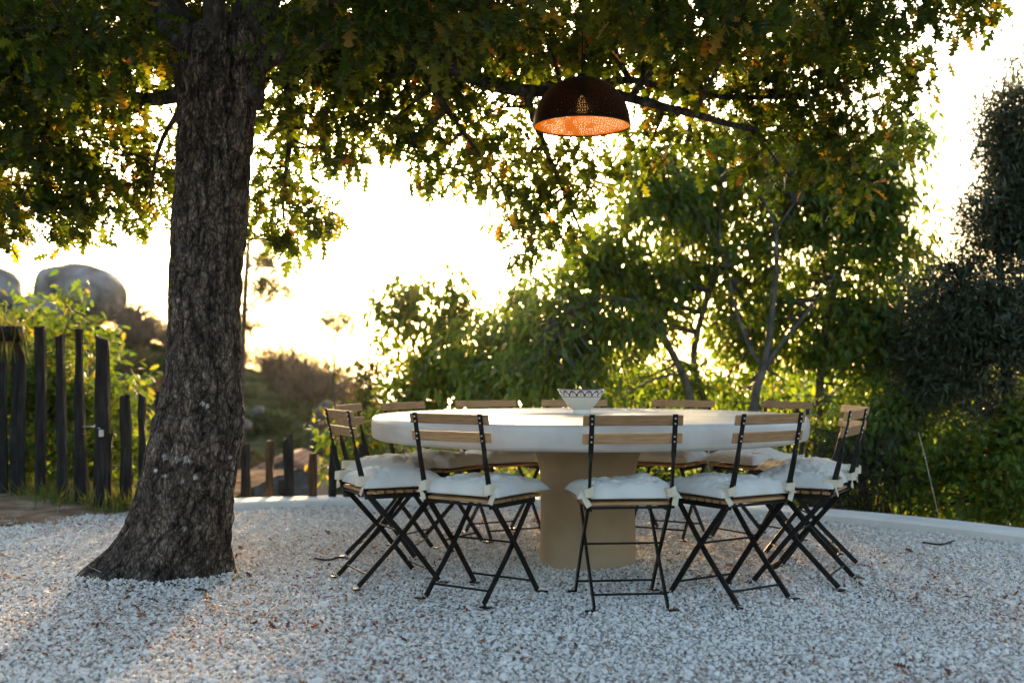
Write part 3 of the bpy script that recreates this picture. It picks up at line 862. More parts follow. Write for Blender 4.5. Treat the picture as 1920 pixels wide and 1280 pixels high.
me = np_mesh("trunk", V, Q.ravel(), np.full(len(Q), 4), True, colr=C); me.materials.append(M['oak_bark'])
part("trunk", me, oak)
LIMBS = [
    [(440, 150, 6.95, .095), (490, 108, 7.0, .074), (540, 86, 7.02, .066), (600, 74, 7.05, .058), (660, 65, 7.1, .054), (740, 80, 7.15, .049), (820, 108, 7.25, .044), (900, 150, 7.4, .039), (960, 166, 7.55, .035), (1020, 172, 7.65, .032), (1110, 165, 7.7, .029), (1200, 188, 7.7, .025), (1300, 215, 7.7, .021), (1420, 245, 7.7, .014)],
    [(1110, 165, 7.7, .024), (1180, 150, 7.75, .021), (1320, 178, 7.8, .017), (1480, 180, 7.8, .012), (1600, 150, 7.8, .008), (1720, 130, 7.8, .005)],
    [(380, 165, 6.95, .07), (325, 180, 6.92, .040), (285, 187, 6.9, .034), (245, 184, 6.85, .030), (200, 172, 6.8, .027), (120, 150, 6.8, .021), (40, 170, 6.8, .015), (-60, 190, 6.8, .01)],
    [(350, 190, 7.0, .025), (325, 225, 7.1, .014), (300, 270, 7.15, .011), (285, 330, 7.2, .008), (280, 390, 7.2, .004)],
    [(385, 200, 6.98, .13), (356, 110, 7.0, .112), (308, 0, 7.05, .088), (260, -120, 7.1, .065), (180, -260, 7.2, .05), (20, -380, 7.3, .03)],
    [(415, 200, 6.86, .08), (410, 110, 6.80, .062), (402, 20, 6.76, .056), (396, -80, 6.7, .05), (380, -260, 6.3, .04), (360, -420, 5.6, .02)],
    [(440, 190, 6.98, .15), (456, 100, 7.0, .126), (488, 0, 7.02, .104), (535, -110, 7.05, .085), (680, -200, 7.15, .07), (900, -220, 7.3, .055), (1091, -170, 7.4, .045), (1350, -140, 7.5, .035), (1650, -60, 7.6, .02), (1800, 0, 7.6, .008)],
    [(560, 82, 7.05, .03), (540, 150, 7.3, .022), (545, 240, 7.45, .016), (535, 330, 7.55, .011), (530, 410, 7.55, .006)],
    [(985, 170, 7.6, .022), (1010, 250, 7.8, .018), (1040, 320, 7.95, .014), (1075, 400, 8.1, .009), (1100, 450, 8.15, .005)],
    [(740, 80, 7.15, .03), (800, 150, 7.35, .02), (850, 220, 7.45, .015), (900, 290, 7.5, .009), (950, 360, 7.6, .005)],
    [(140, 155, 6.8, .018), (95, 220, 6.95, .014), (75, 300, 7.0, .011), (70, 380, 7.0, .006)],
]
limb_pts = []; limb_r = []
for li, L in enumerate(LIMBS):
    pts = np.array([W(a_, b_, c_) for a_, b_, c_, _ in L]); rd = np.array([q[3] for q in L])
    sp = smooth_path(pts, 5); sr = np.interp(np.linspace(0, len(L) - 1, len(sp)), np.arange(len(L)), rd)
    sp = sp + (fbm(sp * 6, 91 + li, 2) - .375)[:, None] * np.array([.02, .02, .03]) * (np.arange(len(sp)) > 3)[:, None]
    mb = MB(); mb.tube(sp, sr, 12)
    part("limb", mb.mesh("limb", M['limb_bark'], True), oak)
    limb_pts.append(sp); limb_r.append(sr)
LP = np.concatenate(limb_pts); LRD = np.concatenate(limb_r)

CL = [(-40, 60, 6.5, .45), (60, 40, 7, .45), (150, 50, 6.2, .40), (250, 40, 7.4, .40), (320, 40, 8, .38), (0, 170, 6.8, .40), (90, 150, 7.4, .36), (180, 110, 6.6, .33), (270, 100, 7.8, .30),
      (10, 270, 7.2, .34), (90, 265, 6.8, .28), (150, 290, 7.2, .28), (215, 290, 7.5, .27), (285, 265, 7.9, .24), (55, 350, 7.0, .24), (120, 350, 7.3, .22), (70, 410, 7.0, .14), (125, 415, 7.0, .12), (215, 350, 7.4, .18), (165, 385, 7.2, .10), (285, 345, 7.8, .18), (25, 430, 7.1, .08), (-30, 350, 7, .28), (268, 400, 7.6, .09), (320, 300, 7.6, .16),
      (420, 20, 8.0, .36), (520, 40, 8.0, .38), (560, 130, 7.7, .33), (515, 215, 7.6, .24), (590, 220, 7.4, .24), (495, 315, 7.7, .19), (550, 350, 7.6, .18), (515, 420, 7.6, .14), (590, 405, 7.4, .10), (615, 395, 7.4, .08), (535, 455, 7.6, .07), (610, 280, 7.4, .15), (480, 390, 7.7, .13),
      (640, 120, 7.6, .36), (680, 200, 7.4, .28), (640, 290, 7.5, .12), (655, 255, 7.4, .18), (720, 245, 7.3, .18), (755, 150, 7.6, .33), (765, 270, 7.4, .14), (700, 40, 7.8, .42), (800, 30, 7.2, .40), (830, 185, 7.6, .24), (795, 310, 7.4, .08), (860, 255, 7.6, .20), (850, 322, 7.5, .11), (885, 335, 7.5, .11), (915, 290, 7.6, .22), (930, 205, 7.8, .28), (900, 60, 7.4, .40), (965, 350, 7.8, .18), (985, 290, 7.9, .24), (990, 415, 7.9, .17), (985, 465, 7.9, .08), (1045, 380, 8.0, .22), (1060, 290, 8.1, .24), (1100, 350, 8.2, .23), (1080, 445, 8.2, .15), (1010, 50, 8, .38), (1100, 40, 8.6, .36), (1190, 80, 8.1, .33),
      (1250, 20, 6.5, .36), (1255, 150, 7.9, .24), (1210, 285, 8.2, .20), (1290, 245, 7.9, .22), (1340, 60, 7.5, .38), (1400, 0, 6.2, .32), (1380, 170, 7.9, .26), (1440, 120, 8, .32), (1480, 240, 7.9, .27), (1400, 270, 7.8, .20), (1520, 20, 7, .34), (1560, 160, 7.7, .28), (1545, 275, 7.7, .23), (1600, 80, 8, .28), (1640, 210, 7.6, .25), (1605, 300, 7.8, .18), (1680, 120, 7.7, .17), (1725, 135, 7.7, .10), (1620, 0, 7, .30), (1710, 20, 7, .17), (1690, 250, 7.7, .13), (1800, 5, 7, .12), (1840, 12, 7, .09), (1480, 330, 7.8, .12), (1590, 360, 7.8, .10),
      (20, 40, 9.0, .42), (200, 20, 9.0, .42), (560, 40, 9.2, .42), (640, 60, 9, .42), (760, 50, 9.2, .42), (860, 90, 9, .40), (980, 60, 9.2, .42), (1090, 90, 9.4, .38), (1180, 30, 9, .42), (1300, 60, 9.2, .42), (1430, 50, 9.2, .42), (1560, 50, 9.2, .36), (110, 110, 9, .36),
      (620, 10, 6.1, .36), (770, 0, 6.0, .34), (930, 0, 6.1, .32), (1180, -60, 6.2, .28)]
clumps = [(W(a_, b_, c_), d_, 1) for a_, b_, c_, d_ in CL]
# the crown above the picture
for k in range(95):
    d = rand_dir(1)[0]; rr = rng.random() ** .5
    p = np.array([-.4, 5.6, 4.5]) + d * rr * np.array([4.0, 3.2, 1.9])
    r_ = rng.uniform(.45, .75)
    if p[2] - r_ * .75 < CAM_H + .345 * p[1]: continue
    clumps.append((p, r_, 0))
Ps, Ds, Ns, Ss, Rs, near = [], [], [], [], [], []
twm = MB()
P0, D0, N0_, S0, R0 = [], [], [], [], []
for c, r_, vis in clumps:
    dist = np.linalg.norm(LP - c, axis=1) + 2.2 * np.clip(.02 - LRD, 0, 1); j = int(np.argmin(dist))
    rb = min(.016, LRD[j] * .7) if dist[j] < .8 else min(.03, LRD[j] * .8)
    path = bez(LP[j], c, .10, 6, .10)
    twm.tube(path, np.linspace(max(rb, .005), .0035, 6), 5)
    if vis:
        low = (HORIZON - (c[2] - CAM_H) / c[1] * FPX) > 170
        nsp = int(max(7, (24 if low else 32) * (r_ / .28) ** 2)); per = 7
        P, D, N0, S, rn, tips = sprig_leaves(c, (r_, r_, r_ * .82), nsp, per, .088, .35, .045, .42)
        Ps.append(P); Ds.append(D); Ns.append(N0); Ss.append(S); Rs.append(rn)
        for q in tips[::2]:
            s0 = path[rng.integers(3, 6)]
            twm.tube(bez(s0, q, .06, 4, .12), [.0034, .0028, .0022, .0014], 3, cap=False)
    else:
        P, D, N0, S, rn, tips = sprig_leaves(c, (r_, r_, r_ * .7), int(75 * (r_ / .6) ** 2), 5, .15, .3, .09, .5)
        P0.append(P); D0.append(D); N0_.append(N0); S0.append(S); R0.append(rn)
tw = part("twigs", twm.mesh("twigs", M['limb_bark'], False), oak); tw["kind"] = "stuff"
P = np.concatenate(Ps); D = np.concatenate(Ds); N0 = np.concatenate(Ns); S = np.concatenate(Ss); rn = np.concatenate(Rs)
# the 300 leaves that show largest are leaves of their own
scr_x = P[:, 0] / P[:, 1] * FPX + 960; scr_y = HORIZON - (P[:, 2] - CAM_H) / P[:, 1] * FPX
inview = (scr_x > 0) & (scr_x < 1920) & (scr_y > 0)
score = np.where(inview, S / P[:, 1], 0)
pick = np.argsort(-score)[:300]
rest = np.ones(len(P), bool); rest[pick] = False
crown_me = leaves_mesh("crown", P[rest], D[rest], N0[rest], S[rest], T_OAK, M['oak_leaf'], rn[rest])
crown = part("crown", crown_me, oak); crown["kind"] = "stuff"
B_, A2_, N_ = frames(D[pick], N0[pick])
leaf_meshes = []
for k in range(6):
    lm = leaves_mesh("leaf", np.zeros((1, 3)), np.array([[0, 1.0, 0]]), np.array([[0, 0, 1.0]]), np.array([1.0]), T_OAK, M['oak_leaf'], np.array([k / 5 * .95]))
    leaf_meshes.append(lm)
for q, i in enumerate(pick):
    o = bpy.data.objects.new("leaf", leaf_meshes[int(np.clip(rn[i] * 5.99, 0, 5))]); col.objects.link(o)
    o.parent = crown
    mt = Matrix.Identity(4)
    for c3, vec in enumerate((B_[q] * S[i], A2_[q] * S[i], N_[q] * S[i], P[i])):
        for r3 in range(3): mt[r3][c3] = vec[r3]
    o.matrix_parent_inverse = Matrix.Identity(4); o.matrix_basis = mt
uc = part("upper_crown", leaves_mesh("upper_crown", np.concatenate(P0), np.concatenate(D0), np.concatenate(N0_), np.concatenate(S0), T_OVATE, M['oak_leaf'], np.concatenate(R0)), oak)
uc["kind"] = "stuff"


# ------------------------------------------------------------------ shrubs and trees round the terrace
def shrub(name, label, cat, base, stems, blobs, tmpl, leafmat, barkmat, size, density, droop, group=None, per=6, spread=.06, shell=.45, twig_r=.003, fill=1.0, thin=.55):
    """stems: lists of (px, py, d, radius); blobs: (px, py, d, rx, rz). Everything stands where it is built, in metres."""
    root = empty(name, base); tag(root, label, cat, group)
    pts_all = [np.asarray(base, dtype=float)[None]]; rad_all = [np.array([.03])]
    for L in stems:
        pts = np.array([W(a_, b_, c_) for a_, b_, c_, _ in L]); rd = np.array([q[3] for q in L])
        sp = smooth_path(pts, 5); sr = np.interp(np.linspace(0, len(L) - 1, len(sp)), np.arange(len(L)), rd)
        sp = sp + (fbm(sp * 5, int(rng.integers(1000)), 2) - .375)[:, None] * np.array([.05, .05, .0])
        sr = sr * .72
        mb = MB(); mb.tube(sp, sr, 9); part("trunk" if L is stems[0] else "stem", mb.mesh("stem", barkmat, True), root)
        pts_all.append(sp); rad_all.append(sr)
    LPt = np.concatenate(pts_all)
    tw_ = MB(); Ps, Ds, Ns, Ss, Rs = [], [], [], [], []
    for (px, py, d_, rx, rz) in blobs:
        c0 = W(px, py, d_)
        nc = max(3, int(fill * 10 * rx * rz / .16))
        for k in range(nc):
            dd = rand_dir(1)[0] * rng.random() ** .4
            c = c0 + dd * np.array([rx, max(rx * thin, .18), rz]) * .85
            rr = rng.uniform(.18, .34) * min(1.0, (rx + rz) * 1.1)
            j = int(np.argmin(np.linalg.norm(LPt - c, axis=1)))
            path = bez(LPt[j], c, .08, 5, .12)
            tw_.tube(path, np.linspace(twig_r * 3, twig_r, 5), 4)
            nsp = int(density * (rr / .22) ** 2)
            P, D, N0, S, rn, tips = sprig_leaves(c, (rr, rr, rr * .9), max(nsp, 3), per, size, droop, spread, shell)
            Ps.append(P); Ds.append(D); Ns.append(N0); Ss.append(S); Rs.append(rn)
            for q in tips[::4]: tw_.tube(bez(path[3], q, .03, 3, .1), [twig_r, twig_r * .8, twig_r * .5], 3, cap=False)
    t_ = part("twigs", tw_.mesh("twigs", barkmat, False), root); t_["kind"] = "stuff"
    c_ = part("crown", leaves_mesh("crown", np.concatenate(Ps), np.concatenate(Ds), np.concatenate(Ns), np.concatenate(Ss), tmpl, leafmat, np.concatenate(Rs)), root)
    c_["kind"] = "stuff"
    return root


def base_at(px, d, dz=0.0):
    d = d * DS
    x = (px - 960) / FPX * d
    return (x, d, float(terrain_z(x, d)) + dz)


HG = "tall leafy trees behind the kerb"
hl, pb = M['hedge_leaf'], M['pale_bark']
shrub("leafy_tree", "drooping-leaved tree behind the bowl, its sunlit edge against the bright sky", "tree", base_at(1310, 11.6),
      [[(1300, 1010, 11.6, .055), (1296, 760, 11.6, .048), (1250, 640, 11.7, .040), (1180, 540, 11.8, .032), (1110, 450, 11.9, .022), (1080, 380, 12, .010)], [(1200, 565, 11.8, .022), (1120, 560, 11.6, .016), (1040, 600, 11.5, .008)]],
      [(1050, 610, 11.8, .48, .62), (1010, 700, 11.4, .38, .32), (1120, 500, 12.0, .48, .48), (1090, 730, 11.2, .42, .28), (1150, 640, 11.6, .40, .45)],
      T_LANCE, hl, pb, .084, 11, .75, HG, fill=1.7, shell=.55, twig_r=.0042)
shrub("leafy_tree", "tall leafy tree just beyond the lamp, thin grey stem leaning towards the oak", "tree", base_at(1340, 12.0),
      [[(1345, 1010, 12.0, .055), (1325, 780, 12.0, .046), (1300, 660, 12.0, .040), (1345, 475, 12.0, .034), (1290, 380, 12.0, .028), (1265, 290, 12.0, .018), (1235, 210, 12.0, .008)], [(1345, 475, 12.0, .022), (1350, 420, 12, .016), (1355, 340, 12, .009)]],
      [(1230, 350, 12.0, .50, .60), (1330, 320, 12.3, .50, .55), (1240, 560, 12.2, .45, .5), (1300, 460, 12.6, .40, .5), (1260, 720, 11.9, .45, .30)],
      T_LANCE, hl, pb, .082, 9, .75, HG, fill=1.9, shell=.55, twig_r=.0042)
shrub("leafy_tree", "forked pale-trunked tree behind the table's olive side", "tree", base_at(1415, 11.4),
      [[(1412, 1010, 11.4, .062), (1416, 760, 11.4, .052), (1432, 690, 11.4, .046), (1448, 600, 11.4, .034), (1455, 500, 11.5, .028), (1452, 430, 11.6, .020), (1430, 370, 11.7, .010)], [(1432, 690, 11.4, .034), (1470, 640, 11.4, .026), (1510, 590, 11.5, .020), (1565, 520, 11.6, .009)], [(1432, 692, 11.4, .030), (1400, 640, 11.5, .024), (1375, 560, 11.6, .015), (1360, 500, 11.7, .007)], [(1455, 430, 11.6, .016), (1490, 380, 11.7, .007)]],
      [(1450, 380, 12.2, .50, .65), (1380, 610, 12.2, .42, .48), (1500, 300, 12.4, .48, .48), (1480, 560, 12.3, .45, .5), (1420, 740, 12.2, .45, .28), (1388, 500, 12.0, .36, .40)],
      T_LANCE, hl, pb, .082, 9, .75, HG, fill=1.9, shell=.55, twig_r=.0042)
shrub("leafy_tree", "dark leafy tree next to the olive, its tip reaching into open sky", "tree", base_at(1535, 11.8),
      [[(1530, 1010, 11.8, .062), (1535, 780, 11.8, .052), (1545, 640, 11.8, .044), (1575, 500, 11.9, .032), (1620, 360, 12, .02), (1680, 250, 12, .008)], [(1560, 560, 11.9, .022), (1530, 450, 12, .014), (1520, 360, 12, .007)]],
      [(1600, 420, 12, .52, .72), (1570, 620, 12.0, .46, .50), (1660, 330, 12, .34, .60), (1660, 640, 11.5, .40, .55), (1600, 790, 11.6, .45, .35), (1730, 250, 12, .14, .30), (1700, 480, 11.9, .28, .38), (1760, 520, 12, .22, .22)],
      T_LANCE, hl, pb, .080, 10.5, .7, HG, fill=2.0, shell=.55, twig_r=.0042)
shrub("leafy_tree", "small bright sapling glowing in front of the low sun, airy top", "tree", base_at(790, 13.0),
      [[(800, 1010, 13, .03), (795, 800, 13, .026), (780, 680, 13, .02), (765, 590, 13, .012), (770, 520, 13, .006)], [(790, 760, 13, .016), (840, 640, 13, .012), (860, 560, 13, .006)]],
      [(760, 580, 13.0, .36, .36), (850, 560, 13.2, .30, .32), (800, 680, 13.0, .50, .38), (720, 570, 13.0, .16, .14), (880, 720, 12.8, .45, .28), (780, 770, 12.6, .40, .25), (812, 745, 12.4, .30, .20), (770, 720, 12.6, .28, .20)],
      T_OVATE, M['bush_leaf'], M['dry_twig'], .078, 20, .6, HG, shell=.6)
shrub("leafy_tree", "yellow-green tree between the bright sapling and the bowl", "tree", base_at(930, 12.4),
      [[(940, 1010, 12.4, .035), (935, 780, 12.4, .03), (945, 660, 12.4, .022), (960, 560, 12.4, .012), (985, 500, 12.4, .006)]],
      [(930, 660, 12.4, .46, .48), (960, 580, 12.6, .26, .30), (910, 740, 12.0, .46, .24), (990, 720, 11.8, .36, .30), (985, 540, 12.6, .22, .25)],
      T_LANCE, hl, M['dry_twig'], .080, 18, .7, HG, shell=.55, fill=1.3)
shrub("olive_tree", "dense dark grey-green olive tree with narrow leaves at the terrace edge", "tree", base_at(1880, 10.3),
      [[(1890, 1010, 10.3, .07), (1890, 800, 10.3, .06), (1880, 600, 10.3, .045), (1870, 380, 10.3, .03), (1880, 180, 10.3, .01)], [(1888, 700, 10.3, .03), (1820, 560, 10.3, .02), (1770, 480, 10.3, .008)]],
      [(1880, 230, 10.3, .20, .48), (1900, 420, 10.3, .40, .50), (1800, 560, 10.4, .36, .36), (1900, 620, 10.2, .50, .45), (1780, 690, 10.5, .32, .30), (1980, 300, 10.4, .45, .7), (2050, 600, 10.4, .5, .7), (1860, 760, 10.3, .40, .22), (1925, 140, 10.3, .16, .25), (1770, 600, 10.8, .30, .34), (1745, 720, 10.8, .30, .32), (1800, 500, 10.6, .22, .20), (1720, 640, 11.2, .28, .36)],
      T_OLIVE, M['olive_leaf'], M['dark_twig'], .058, 72, .05, None, per=6, spread=.05, shell=.4, fill=1.9)
shrub("leafy_bush", "bright yellow-green bush under the olive tree beyond the kerb", "bush", base_at(1840, 10.1),
      [[(1840, 1010, 10.1, .02), (1835, 920, 10.1, .016), (1840, 830, 10.1, .008)]],
      [(1790, 850, 10.2, .28, .22), (1880, 860, 9.9, .28, .30), (1850, 940, 9.7, .30, .16), (1740, 920, 10.3, .22, .20), (1930, 940, 9.3, .25, .25), (1950, 820, 9.9, .3, .3)],
      T_OVATE, M['bush_leaf'], M['dark_twig'], .055, 40, .2, fill=2.5)
shrub("leafy_bush", "low dark bush seen under the table beside the pedestal", "bush", base_at(1270, 11.0),
      [[(1270, 1010, 11, .02), (1265, 930, 11, .014), (1260, 880, 11, .007)]],
      [(1200, 900, 11, .3, .22), (1320, 900, 11, .3, .22), (1100, 890, 11.2, .3, .22), (1440, 890, 11.0, .30, .25)],
      T_LANCE, hl, M['dark_twig'], .075, 30, .5, fill=2.0)
shrub("leafy_bush", "dark green bush at the kerb behind the end chair", "bush", base_at(1660, 10.8),
      [[(1660, 1010, 10.8, .03), (1662, 900, 10.8, .024), (1655, 780, 10.8, .012)]],
      [(1640, 820, 10.8, .32, .30), (1700, 760, 10.9, .30, .32), (1700, 900, 10.6, .28, .24), (1560, 860, 10.9, .30, .28)],
      T_LANCE, hl, M['dark_twig'], .072, 32, .6, fill=2.5)
shrub("leafy_bush", "yellow-leaved bush just behind the chair closest to the oak", "bush", base_at(690, 11.8),
      [[(700, 1010, 11.8, .02), (690, 880, 11.8, .015), (680, 780, 11.8, .008)]],
      [(690, 820, 11.8, .36, .30), (760, 850, 11.6, .38, .24), (680, 900, 11.4, .32, .18), (860, 870, 11.6, .40, .22), (980, 870, 11.6, .35, .22), (640, 870, 11.9, .2, .2)],
      T_OVATE, M['bush_leaf'], M['dry_twig'], .065, 20, .3)
shrub("leafy_bush", "reddish twiggy bush with sparse leaves beside the small far pine", "bush", base_at(690, 14.0),
      [[(700, 950, 14, .02), (720, 800, 14, .016), (690, 720, 14, .010), (660, 690, 14, .005)], [(730, 860, 14, .016), (760, 780, 14, .012), (720, 690, 14, .006), (700, 620, 14, .003)]],
      [(690, 710, 14, .32, .22), (735, 700, 14, .30, .24), (650, 780, 14, .3, .22), (720, 770, 13.6, .4, .22)],
      T_OVATE, M['scrub_leaf'], M['dry_twig'], .07, 16, .1, fill=1.3)
shrub("leafy_bush", "tall bright green bush behind the dark stakes, below the boulders", "bush", base_at(100, 12.3),
      [[(110, 1000, 12.3, .03), (105, 800, 12.3, .022), (110, 650, 12.3, .012), (150, 570, 12.3, .006)], [(100, 850, 12.3, .02), (40, 720, 12.3, .012), (30, 600, 12.3, .006)]],
      [(40, 640, 12.6, .42, .36), (150, 610, 12.5, .24, .26), (60, 760, 12.2, .55, .42), (170, 720, 12.2, .38, .42), (200, 840, 11.8, .42, .36), (60, 880, 11.7, .55, .30), (-60, 700, 12.4, .5, .6), (265, 880, 11.6, .26, .26), (140, 560, 12.5, .10, .10), (200, 630, 12.4, .12, .14)],
      T_OAK, M['bush_leaf'], M['dry_twig'], .085, 17, .15, None, per=6, shell=.5)

BG = "trees lower down the slope behind the terrace"
for lab, pxs, dd in (("broad dark tree lower down the slope, glimpsed behind the forked trunk", (1180, 1320, 1450), 17.0), ("broad dark tree lower down the slope, glimpsed under the olive tree", (1650, 1780, 1900, 2020), 16.0), ("dark tree lower down the slope, glimpsed behind the dark leafy tree", (1500, 1600, 1690), 19.0)):
    px0 = pxs[len(pxs) // 2]
    shrub("leafy_tree", lab, "tree", base_at(px0, dd), [[(px0, 1000, dd, .09), (px0 - 8, 880, dd, .06), (px0 + 6, 790, dd, .03)]],
          [(p_, yy_, dd + rng.uniform(-.6, .6), .75, .62) for p_ in pxs for yy_ in (790, 880)], T_OVATE, M['hedge_leaf'], M['dark_twig'], .13, 22, .4, BG, spread=.1, fill=.55)

# dead twiggy thicket behind the end chair
thick = tag(empty("dead_thicket", base_at(1620, 10.5)), "dark leafless thicket of fine dead branches behind the end chair", "thicket")
mb = MB()
for k in range(170):
    p0 = W(rng.uniform(1500, 1700), 1000, rng.uniform(10.3, 10.8)); p0[2] = rng.uniform(-.3, .3)
    p1 = p0 + np.array([rng.normal(0, .35), rng.normal(0, .2), rng.uniform(.15, .65)])
    pa = bez(p0, p1, .15, 6, .15); mb.tube(pa, np.linspace(.006, .0018, 6), 4, cap=False)
    for j in range(3):
        s0 = pa[rng.integers(2, 6)]; mb.tube(bez(s0, s0 + rng.normal(0, .14, 3), .1, 4, .15), [.0028, .0022, .0018, .001], 3, cap=False)
t_ = part("twigs", mb.mesh("twigs", M['dark_twig'], False), thick); t_["kind"] = "stuff"

# ------------------------------------------------------------------ fences of charred stakes
def stake(mb, x, d, z0, z1, w0, w1, thk, slant, lean, seed):
    """A split stake: uneven faces, an angled broken top."""
    n_ = 9; V = []
    for i in range(n_):
        t = i / (n_ - 1); zc = z0 + (z1 - z0) * t; w = (w0 + (w1 - w0) * t) / 2; wob = .008 * math.sin(seed + t * 4.1) + lean * t
        for k, (sx, sy) in enumerate(((-1, -1), (-.2, -1.15), (1, -1), (1.05, .0), (1, 1), (-1, 1))):
            jit = .004 * math.sin(seed * 3 + i * 1.9 + k * 2.3)
            V.append((x + wob + sx * w + jit, d + sy * thk / 2 + jit, zc + (slant * sx * w * 1.0 + .006 * math.sin(seed * 5 + k * 2.0) if i == n_ - 1 else 0)))
    F = [(i * 6 + k, i * 6 + (k + 1) % 6, (i + 1) * 6 + (k + 1) % 6, (i + 1) * 6 + k) for i in range(n_ - 1) for k in range(6)]
    F += [tuple(range(6))[::-1], tuple((n_ - 1) * 6 + k for k in range(6))]
    mb.add(np.array(V), F)


fence = tag(empty("stake_fence", (W(192, 0, 10.15)[0], 10.15 * DS, 0)), "tall fence of charred black wooden stakes beside the oak", "fence")
TALL = [(-34, 24, 26, 609, 11.1, .1, 0), (2, 22, 22, 628, 11.0, .1, 0), (35, 27, 22, 612, 10.85, .0, .0), (75, 17, 17, 612, 10.75, .1, 0), (115, 20, 12, 629, 10.4, .3, .0), (155, 25, 10, 617, 10.25, .1, -.028), (193, 27, 23, 633, 10.1, -.45, -.012), (235, 21, 17, 741, 10.2, .05, 0), (268, 14, 10, 740, 10.3, -.9, 0), (300, 17, 14, 732, 10.4, .1, 0), (336, 18, 15, 770, 10.4, .2, 0), (372, 18, 14, 790, 10.45, -.2, 0), (412, 17, 15, 815, 10.5, .3, 0)]
for i, (px, wb, wt, ty, d_, sl, ln) in enumerate(TALL):
    mb = MB(); w = W(px, ty, d_)
    stake(mb, w[0], w[1], -.15, w[2], wb / FPX * w[1], wt / FPX * w[1], .045, sl, ln, i * 1.7 + .3)
    part("stake", mb.mesh("stake", M['stake'], False), fence)
mb = MB(); w = W(203, 812, 10.13); stake(mb, w[0], w[1], -.1, w[2], .05, .045, .03, .1, 0, 9.1); part("stake", mb.mesh("stake", M['stake'], False), fence)
mb = MB(); w = W(190, 812, 10.04)
mb.box(w, (.036, .012, .05), bevel=.004); mb.box(w + np.array([.004, -.012, .004]), (.014, .018, .03), bevel=.003)
part("latch", mb.mesh("latch", M['bolt'], False), fence)
mb = MB(); mb.tube([W(155, 800, 10.2), W(172, 799, 10.12), W(188, 803, 10.05)], .003, 5); part("latch_wire", mb.mesh("latch_wire", M['bolt'], False), fence)
# pot of dry moss hanging between the two end stakes
pot = tag(empty("hanging_pot", tuple(W(18, 640, 10.78))), "round black pot with straggling dry moss hung on the end stakes", "pot")
mb = MB(); mb.lathe([(.001, .0), (.085, .0), (.105, .06), (.110, .115), (.100, .118), (.09, .10), (.001, .098)], 24); mb.build("pot_body", M['iron'], pot, smooth=True)
mp_, md_, mn_, ms_, mr_ = [], [], [], [], []
for k in range(190):
    a_ = rng.uniform(0, 6.28); hang = rng.random() < .7
    rr = rng.uniform(.04, .125)
    if hang: mp_.append((rr * math.cos(a_) * .9 + .03, rr * math.sin(a_) - .02, .115 - rng.uniform(0, .05))); md_.append((rng.normal(0, .15) + .1, rng.normal(0, .15), -1))
    else: mp_.append((rr * math.cos(a_), rr * math.sin(a_), .10)); md_.append((rng.normal(0, .6), rng.normal(0, .6), .5))
    ms_.append(rng.uniform(.06, .11) if rng.random() < .75 else rng.uniform(.15, .30))
mossme = leaves_mesh("dry_moss", np.array(mp_), np.array(md_, dtype=float), rand_dir(190), np.array(ms_), leaf_template([(0, .02), (.5, .024), (1, .008)]), M['grass'], rng.uniform(.4, 1, 190))
o = link(bpy.data.objects.new("dry_moss", mossme), pot); o["kind"] = "stuff"

fence2 = tag(empty("stake_fence", (W(540, 0, 10.75)[0], 10.75 * DS, -.2)), "low fence of short weathered brown stakes just behind the kerb", "fence")
SHORT = [(462, 20, 14, 834, .4, 0), (505, 14, 12, 826, .0, 1), (540, 19, 16, 819, .7, 0), (588, 18, 13, 849, -.1, 1), (623, 16, 12, 834, .1, 0), (650, 16, 13, 863, .2, 0), (680, 16, 14, 832, .2, 0), (722, 16, 13, 868, .3, 0), (765, 16, 13, 850, .2, 1), (812, 16, 13, 872, -.2, 0), (858, 16, 13, 860, .2, 0)]
for i, (px, wb, wt, ty, sl, br) in enumerate(SHORT):
    d_ = 10.72 - .012 * i; mb = MB(); w = W(px, ty, d_)
    stake(mb, w[0], w[1], -.35, w[2], wb / FPX * w[1], wt / FPX * w[1], .05, sl, 0, i * 2.3 + 1.1)
    part("stake", mb.mesh("stake", M['stake_brown'] if br else M['stake'], False), fence2)

# electric fence wire with knots on a thin cane, by the olive
cane = tag(empty("thin_cane", base_at(1745, 9.6)), "thin pale knotted cane leaning beyond the kerb under the olive tree", "cane")
mb = MB(); pa = [W(1764, 985, 9.55), W(1748, 915, 9.6), W(1735, 858, 9.65), W(1722, 810, 9.7)]
mb.tube(pa, .0020, 6); part("stalk", mb.mesh("stalk", M['strap'], False), cane)
for q in (pa[1], pa[2]):
    mb = MB(); mb.box(q, (.012, .007, .006), bevel=.002); part("knot", mb.mesh("knot", M['kerb'], False), cane)

# ------------------------------------------------------------------ the hill: boulders, hut, pines, scrub
def boulder(label, px, py, d_, rx, ry, rz, seed, tilt=0.0):
    bm = bmesh.new(); bmesh.ops.create_icosphere(bm, subdivisions=5, radius=1.0)
    V = np.array([v.co[:] for v in bm.verts])
    V = np.sign(V) * np.abs(V) ** .86
    nn = (fbm(V * 1.3 + seed, seed, 3) - .45) * .42 + (fbm(V * 5 + seed, seed + 5, 3) - .45) * .05
    V = V * (1 + nn[:, None]) * np.array([rx, ry, rz])
    c_, s_ = math.cos(tilt), math.sin(tilt); V = np.c_[V[:, 0] * c_ - V[:, 2] * s_, V[:, 1], V[:, 0] * s_ + V[:, 2] * c_]
    for v, q in zip(bm.verts, V): v.co = q
    me = bpy.data.meshes.new("boulder"); bm.to_mesh(me); bm.free()
    for p in me.polygons: p.use_smooth = True
    me.materials.append(M['granite'])
    o = link(bpy.data.objects.new("boulder", me)); o.location = tuple(W(px, py, d_))
    if py > 650: me.materials[0] = M["hut_stone"]
    tag(o, label, "boulder", "granite boulders on the hilltop" if py < 650 else "loose rocks on the slope")


